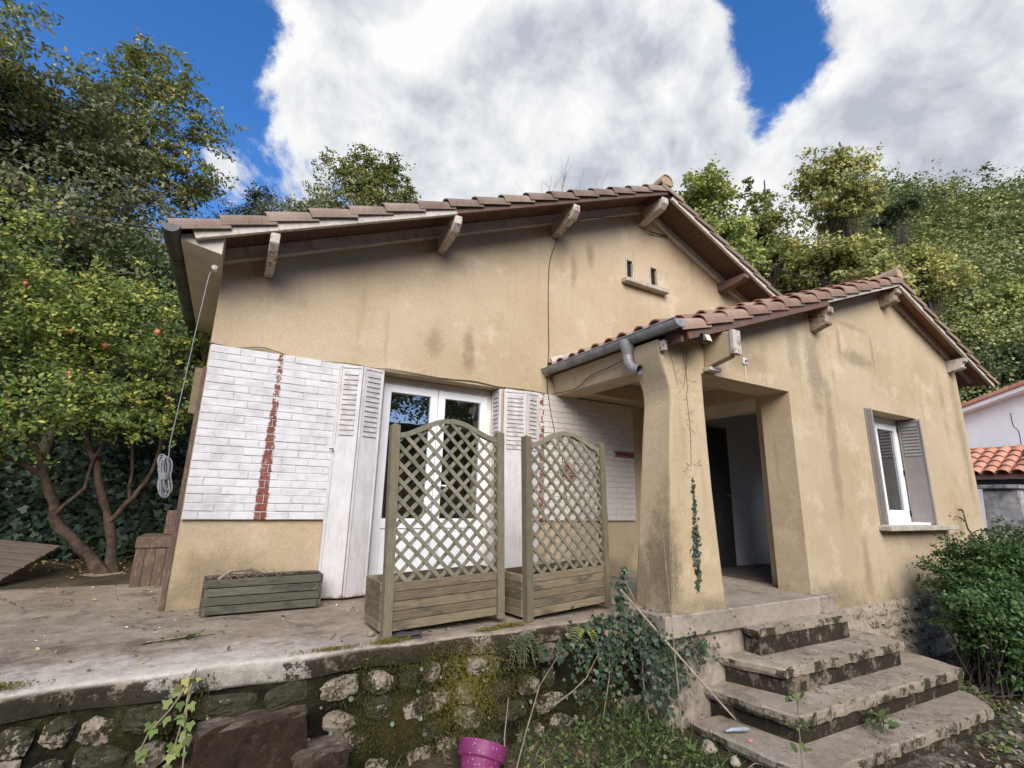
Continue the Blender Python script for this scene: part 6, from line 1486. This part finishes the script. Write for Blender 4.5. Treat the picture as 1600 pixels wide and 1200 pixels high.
vine('hanging_vine', 'sparse yellow-green vine trailing down the wall at lower left', [[(-0.02, 3.31, 0.0), (-0.05, 3.27, -0.08), (-0.10, 3.26, -0.16), (-0.17, 3.25, -0.24), (-0.21, 3.25, -0.36)], [(-0.01, 3.3, 0.01), (-0.03, 3.25, -0.12), (-0.01, 3.2, -0.28), (0.0, 3.17, -0.42), (-0.03, 3.15, -0.6)], [(-0.02, 3.26, -0.1), (-0.05, 3.2, -0.3), (-0.1, 3.17, -0.45)]], 83, M['lf_young'], 0.042, 13)

ivy_patch('fallen_sprig', 'small green leafy sprig lying on the terrace before the house corner', [(-0.16, 3.98, 0.02, 0.10, 0.02, 0.006, 14, (0, 0, 1)), (-0.08, 4.0, 0.02, 0.10, 0.02, 0.006, 8, (0, 0, 1))], 84, M['lf_weed'], 0.085, stems=[[(-0.3, 3.96, 0.012), (-0.1, 3.99, 0.016), (0.06, 4.02, 0.012)]], cat='sprig', shape='long')
# ------------------------------------------------------------------ small plants
def sapling(name, label, base, h, seed, mat, n, size, lean=(0.02, 0), spread=0.05, shape='oval', topheavy=True):
    rng = np.random.default_rng(seed); t = thing(name, label, 'plant', base); b = np.array(base, float)
    pts = [b + np.array((lean[0]*s, lean[1]*s, h*s)) + rng.normal(size=3)*0.006*(s > 0) for s in np.linspace(0, 1, 7)]
    mb = MB(); mb.tube([tuple(p) for p in pts], [0.0065*(1 - 0.6*i/6) for i in range(7)], 6); mb.build('stem', M['twig'], t, fix=False)
    s = rng.random(n)**(0.45 if topheavy else 1.0); i = np.minimum((s*6).astype(int), 5)
    P = np.array(pts)[i] + rng.normal(size=(n, 3))*np.array((spread, spread, 0.02))*0.5; N = np.array([0, -0.4, 0.8]) + rng.normal(size=(n, 3))*0.4
    me = leaf_mesh('leaves', P - b, N, size*(0.6 + 0.8*rng.random(n)), shape, mat, rng.random(n), None, rng); o = bpy.data.objects.new('leaves', me); COL.objects.link(o); o.parent = t; return t
sapling('sapling', 'thin leafy sapling stem rising before the lowest stair step', (3.20, 2.02, -0.90), 0.78, 91, M['lf_weed'], 26, 0.055, (0.03, 0.0), 0.06)
sapling('pale_weed', 'pale leafy weed at the wall foot left of the flower pot', (1.05, 3.1, -0.86), 0.16, 92, M['lf_young'], 34, 0.05, (0.01, 0), 0.12)
sapling('pale_weed', 'small pale weed just left of the magenta pot', (1.38, 3.12, -0.86), 0.17, 93, M['lf_young'], 18, 0.045, (0.0, 0), 0.07)
sapling('step_weed', 'green weed growing between the second lowest and lowest step', (4.55, 2.22, -0.72), 0.12, 94, M['lf_weed'], 40, 0.06, (0.0, 0), 0.12)
def fern(name, label, base, seed, n=11, L_=0.30, mat='lf_weed', down=0.5):
    rng = np.random.default_rng(seed); t = thing(name, label, 'fern', base); b = np.array(base, float); P = []; N = []; Y = []; S = []; mb = MB()
    for k in range(n):
        a = rng.uniform(-2.9, 0.0); d = np.array((math.cos(a), math.sin(a)*0.6, 0)); l = L_*rng.uniform(0.6, 1.0); pts = []
        for s in np.linspace(0, 1, 12): pts.append(b + d*l*s*0.75 + np.array((0, 0, l*(0.6*s - (0.6 + down)*s*s))))
        mb.tube([tuple(p) for p in pts[::2]], 0.0016, 4, caps=False)
        for i in range(1, 12):
            dd = unit((pts[i] - pts[i - 1])[None])[0]; sd = np.cross(dd, (0, 0, 1)); 
            for sg in (-1, 1):
                P.append(pts[i]); Y.append(sd*sg + dd*0.5); N.append(np.array((0, -0.3, 1))); S.append(0.055*math.sin(math.pi*min(1, (i + 1.2)/13))*l/L_)
    mb.build('stalks', M['twig'], t, fix=False)
    me = leaf_mesh('fronds', np.array(P) - b, np.array(N, float), np.array(S), 'long', M[mat], rng.random(len(P)), np.array(Y), rng); o = bpy.data.objects.new('fronds', me); COL.objects.link(o); o.parent = t; return t
fern('wall_fern', 'dark fern tuft hanging from the wall top below the two planters', (2.02, 3.30, -0.05), 95, 16, 0.26, 'lf_dark', 0.9)
fern('yellow_fern', 'yellow-green fern at the wall top beside the ivy', (2.55, 3.27, -0.05), 96, 7, 0.20, 'lf_young', 0.5)
fern('yard_fern', 'green fern in the weeds right of the flower pot', (2.25, 2.95, -0.80), 97, 9, 0.22, 'lf_weed', 0.4)

# ------------------------------------------------------------------ ground cover: grass, clover, moss, litter
def scatter(name, label, cat, x0, x1, y0, y1, n, size, shape, mat, seed, fc=(0, -0.2, 1), zoff=0.0, dens=None, zf=None, upr=False, spread=0.5, rndp=1.0):
    rng = np.random.default_rng(seed); xs_ = rng.uniform(x0, x1, n); ys_ = rng.uniform(y0, y1, n)
    if dens is not None:
        k = np.array([dens(x, y) for x, y in zip(xs_, ys_)]) > rng.random(n); xs_, ys_ = xs_[k], ys_[k]; n = len(xs_)
    f = zf or ground_h; zz = np.array([f(x, y) for x, y in zip(xs_, ys_)]) + zoff*rng.random(n)
    N = np.array(fc) + rng.normal(size=(n, 3))*spread
    Yd = None
    if upr: Yd = np.array([0, 0, 1.0]) + rng.normal(size=(n, 3))*0.35; N = np.array([0, -1.0, 0.1]) + rng.normal(size=(n, 3))*0.9
    me = leaf_mesh(name, np.stack([xs_, ys_, zz], 1), N, size*(0.5 + 0.9*rng.random(n)), shape, mat, rng.random(n)**rndp, Yd, rng)
    o = bpy.data.objects.new(name, me); COL.objects.link(o); return tag(o, label, cat, None, 'stuff')
patch = lambda x, y: max(0.0, min(1.0, 0.55 + 0.9*wob(x*1.3, y*1.3, 2.6)))
in_stair = lambda x, y: (x > 3.3 and x < 6.4 and y > 1.98)
scatter('grass', 'tufts of green grass on the soil below the wall', 'grass', 0.6, 3.4, 2.3, 3.3, 4200, 0.085, 'blade', M['lf_weed'], 101, dens=lambda x, y: patch(x, y)*sstep(0.7, 1.5, x), upr=True)
scatter('clover', 'low clover and weeds spreading at the wall foot', 'ground cover', 1.5, 3.15, 2.5, 3.28, 3600, 0.024, 'round', M['lf_weed'], 102, zoff=0.07, dens=lambda x, y: patch(x + 3, y)*sstep(1.6, 2.2, x))
scatter('stair_weeds', 'weeds growing along the right side of the stair', 'ground cover', 5.3, 8.5, 0.9, 3.0, 4200, 0.055, 'oval', M['lf_weed'], 103, zoff=0.06, dens=lambda x, y: 0 if (in_stair(x, y) and x < 6.1) else patch(x, y)*0.8)
scatter('leaf_litter', 'brown dead leaves strewn over the garden soil', 'leaf litter', 1.0, 8.0, 1.0, 3.3, 2600, 0.045, 'oval', M['lf_litter'], 104, zoff=0.015, dens=lambda x, y: 0 if in_stair(x, y) else 0.8, spread=0.4)
scatter('terrace_litter', 'dry leaves and crumbs scattered over the terrace', 'leaf litter', -4.5, 3.0, 3.38, 8.0, 2000, 0.030, 'oval', M['lf_litter'], 105, zoff=0.003, zf=lambda x, y: 0.008, spread=0.22, dens=lambda x, y: 0.35 + 0.65*sstep(5.0, 7.5, y))
scatter('bank_litter', 'fallen leaves at the foot of the dark bank', 'leaf litter', -5, 0.2, 7.4, 9.5, 2200, 0.05, 'oval', M['lf_litter'], 106, zoff=0.03, zf=lambda x, y: max(ground_h(x, y), 0.0) + 0.01, spread=0.3)
def stepz(x, y):
    return -0.112 if y > 2.87 else (-0.322 if y > 2.58 else (-0.527 if y > 2.3 else -0.722))
scatter('step_litter', 'small yellow leaves and twigs on the stair treads', 'leaf litter', 4.1, 5.6, 2.08, 3.0, 170, 0.026, 'oval', M['lf_litter'], 107, zoff=0.004, zf=stepz, spread=0.2, rndp=0.5)
rng = np.random.default_rng(108)
# moss: on the wall face and in cushions along the edge
n = 60000; xs_ = rng.uniform(-1.6, 3.1, n); zz = rng.uniform(-0.85, -0.02, n)
k = np.array([max(0, min(1, (0.26 + 0.85*wob(x*2.6, z*3.2, 2.6) + 0.9*math.exp(-((x - 1.62)/0.26)**2 - ((z + 0.28)/0.30)**2)*1.0 - 0.5*sstep(0.9, 0.2, x)))) for x, z in zip(xs_, zz)]) > rng.random(n)
xs_, zz = xs_[k], zz[k]; n = len(xs_); ys_ = np.array([edge_y(x) for x in xs_]) + 0.010 - 0.022*rng.random(n)
yel = np.exp(-((xs_ - 1.62)/0.28)**2 - ((zz + 0.28)/0.32)**2)
me = leaf_mesh('moss', np.stack([xs_, ys_, zz], 1), np.array([0, -1, 0.3]) + rng.normal(size=(n, 3))*0.5, 0.019*(0.5 + rng.random(n)), 'long', M['lf_moss'], np.clip(0.02 + 0.62*yel + 0.30*rng.random(n), 0, 1), np.array([0, -0.5, -1.0]) + rng.normal(size=(n, 3))*0.6, rng)
o = bpy.data.objects.new('moss', me); COL.objects.link(o); tag(o, 'yellow-green moss hanging on the rubble wall face', 'moss', None, 'stuff')
P = []; 
for (cx, cy, rx, ry, n) in ((1.05, 3.37, 0.10, 0.035, 700), (-0.85, 3.38, 0.16, 0.05, 900), (1.95, 3.40, 0.16, 0.03, 700), (1.75, 3.36, 0.1, 0.02, 300), (0.7, 3.35, 0.2, 0.015, 300)):
    u = rng.normal(size=(n, 2))*0.5; P.append(np.stack([cx + u[:, 0]*rx, cy + u[:, 1]*ry, 0.004 + 0.010*rng.random(n)], 1))
P = np.concatenate(P); n = len(P)
me = leaf_mesh('moss_cushion', P, rng.normal(size=(n, 3))*0.8 + np.array([0, -0.5, 0.4]), 0.016*(0.6 + 0.8*rng.random(n)), 'long', M['lf_moss'], 0.55 + 0.45*rng.random(n), np.array([0, 0, 1.0]) + rng.normal(size=(n, 3))*0.5, rng)
o = bpy.data.objects.new('moss_cushion', me); COL.objects.link(o); tag(o, 'bright moss cushions along the terrace edge', 'moss', None, 'stuff')
# pale round leaves dotted over the wall
n = 30; xs_ = rng.uniform(0.6, 2.9, n); zz = -0.16 - 0.55*rng.random(n)**1.5
me = leaf_mesh('pennywort', np.stack([xs_, np.array([edge_y(x) for x in xs_]) - 0.012, zz], 1), np.array([0, -1, 0.4]) + rng.normal(size=(n, 3))*0.25, 0.026*(0.6 + 0.8*rng.random(n)), 'round', M['lf_sed'], rng.random(n), None, rng)
o = bpy.data.objects.new('pennywort', me); COL.objects.link(o); tag(o, 'pale round pennywort leaves dotted over the mossy wall', 'plant', None, 'stuff')
# twigs
mb = MB(); rg2 = random.Random(9)
for k in range(26):
    x, y = rg2.uniform(2.75, 3.5), rg2.uniform(2.2, 3.0); a = rg2.uniform(0, 6.3); l = rg2.uniform(.08, .32); z = ground_h(x, y) + 0.015
    mb.tube([(x, y, z), (x + l*.5*math.cos(a) + rg2.uniform(-.02, .02), y + l*.5*math.sin(a), z + rg2.uniform(0, .06)), (x + l*math.cos(a), y + l*math.sin(a), z + rg2.uniform(0, .05))], [0.006, 0.005, 0.002], 5)
for k in range(40):
    x, y = rg2.uniform(-3, 1.0), rg2.uniform(3.5, 6.5); a = rg2.uniform(0, 6.3); l = rg2.uniform(.04, .20)
    mb.tube([(x, y, .008), (x + l*.5*math.cos(a) + rg2.uniform(-.02, .02), y + l*.5*math.sin(a), .014), (x + l*math.cos(a), y + l*math.sin(a), .009)], [0.003, 0.003, 0.0015], 4)
tag(mb.build('twig_litter', M['twig'], fix=False), 'dry twigs scattered on the terrace and below the wall', 'twigs', None, 'stuff')
for k, (p, lab) in enumerate((([(1.82, 3.08, -0.84), (1.95, 3.14, -0.6), (2.10, 3.2, -0.35), (2.28, 3.24, -0.2)], 'long dry stem arching up the wall right of the pot'), ([(1.78, 3.1, -0.82), (1.80, 3.16, -0.6), (1.86, 3.22, -0.4)], 'short dry stem standing behind the magenta pot'), ([(2.15, 3.1, -0.45), (2.32, 3.12, -0.40), (2.45, 3.12, -0.33), (2.62, 3.18, -0.20)], 'curved bare twig reaching right across the wall to the ivy'))):
    tag(MB().tube(p, [0.006, 0.005, 0.004, 0.002][:len(p)], 5).build('dry_stem', M['twig'], origin=p[0]), lab, 'twig')
sp_ = MB(); rg2 = random.Random(12)
tag(scatter('chippings', 'white chips and crumbs dotting the terrace', 'gravel', -4, 3.0, 3.4, 6.5, 120, 0.013, 'round', M['nwhite'], 109, zoff=0.004, zf=lambda x, y: 0.009, spread=0.3), kind='stuff')
scatter('gravel', 'pale gravel chips on the ground right of the stair', 'gravel', 4.6, 9.0, 0.6, 2.6, 2600, 0.035, 'round', M['stone_clean'], 110, zoff=0.02, dens=lambda x, y: 0 if in_stair(x, y) else 0.8, spread=0.6)
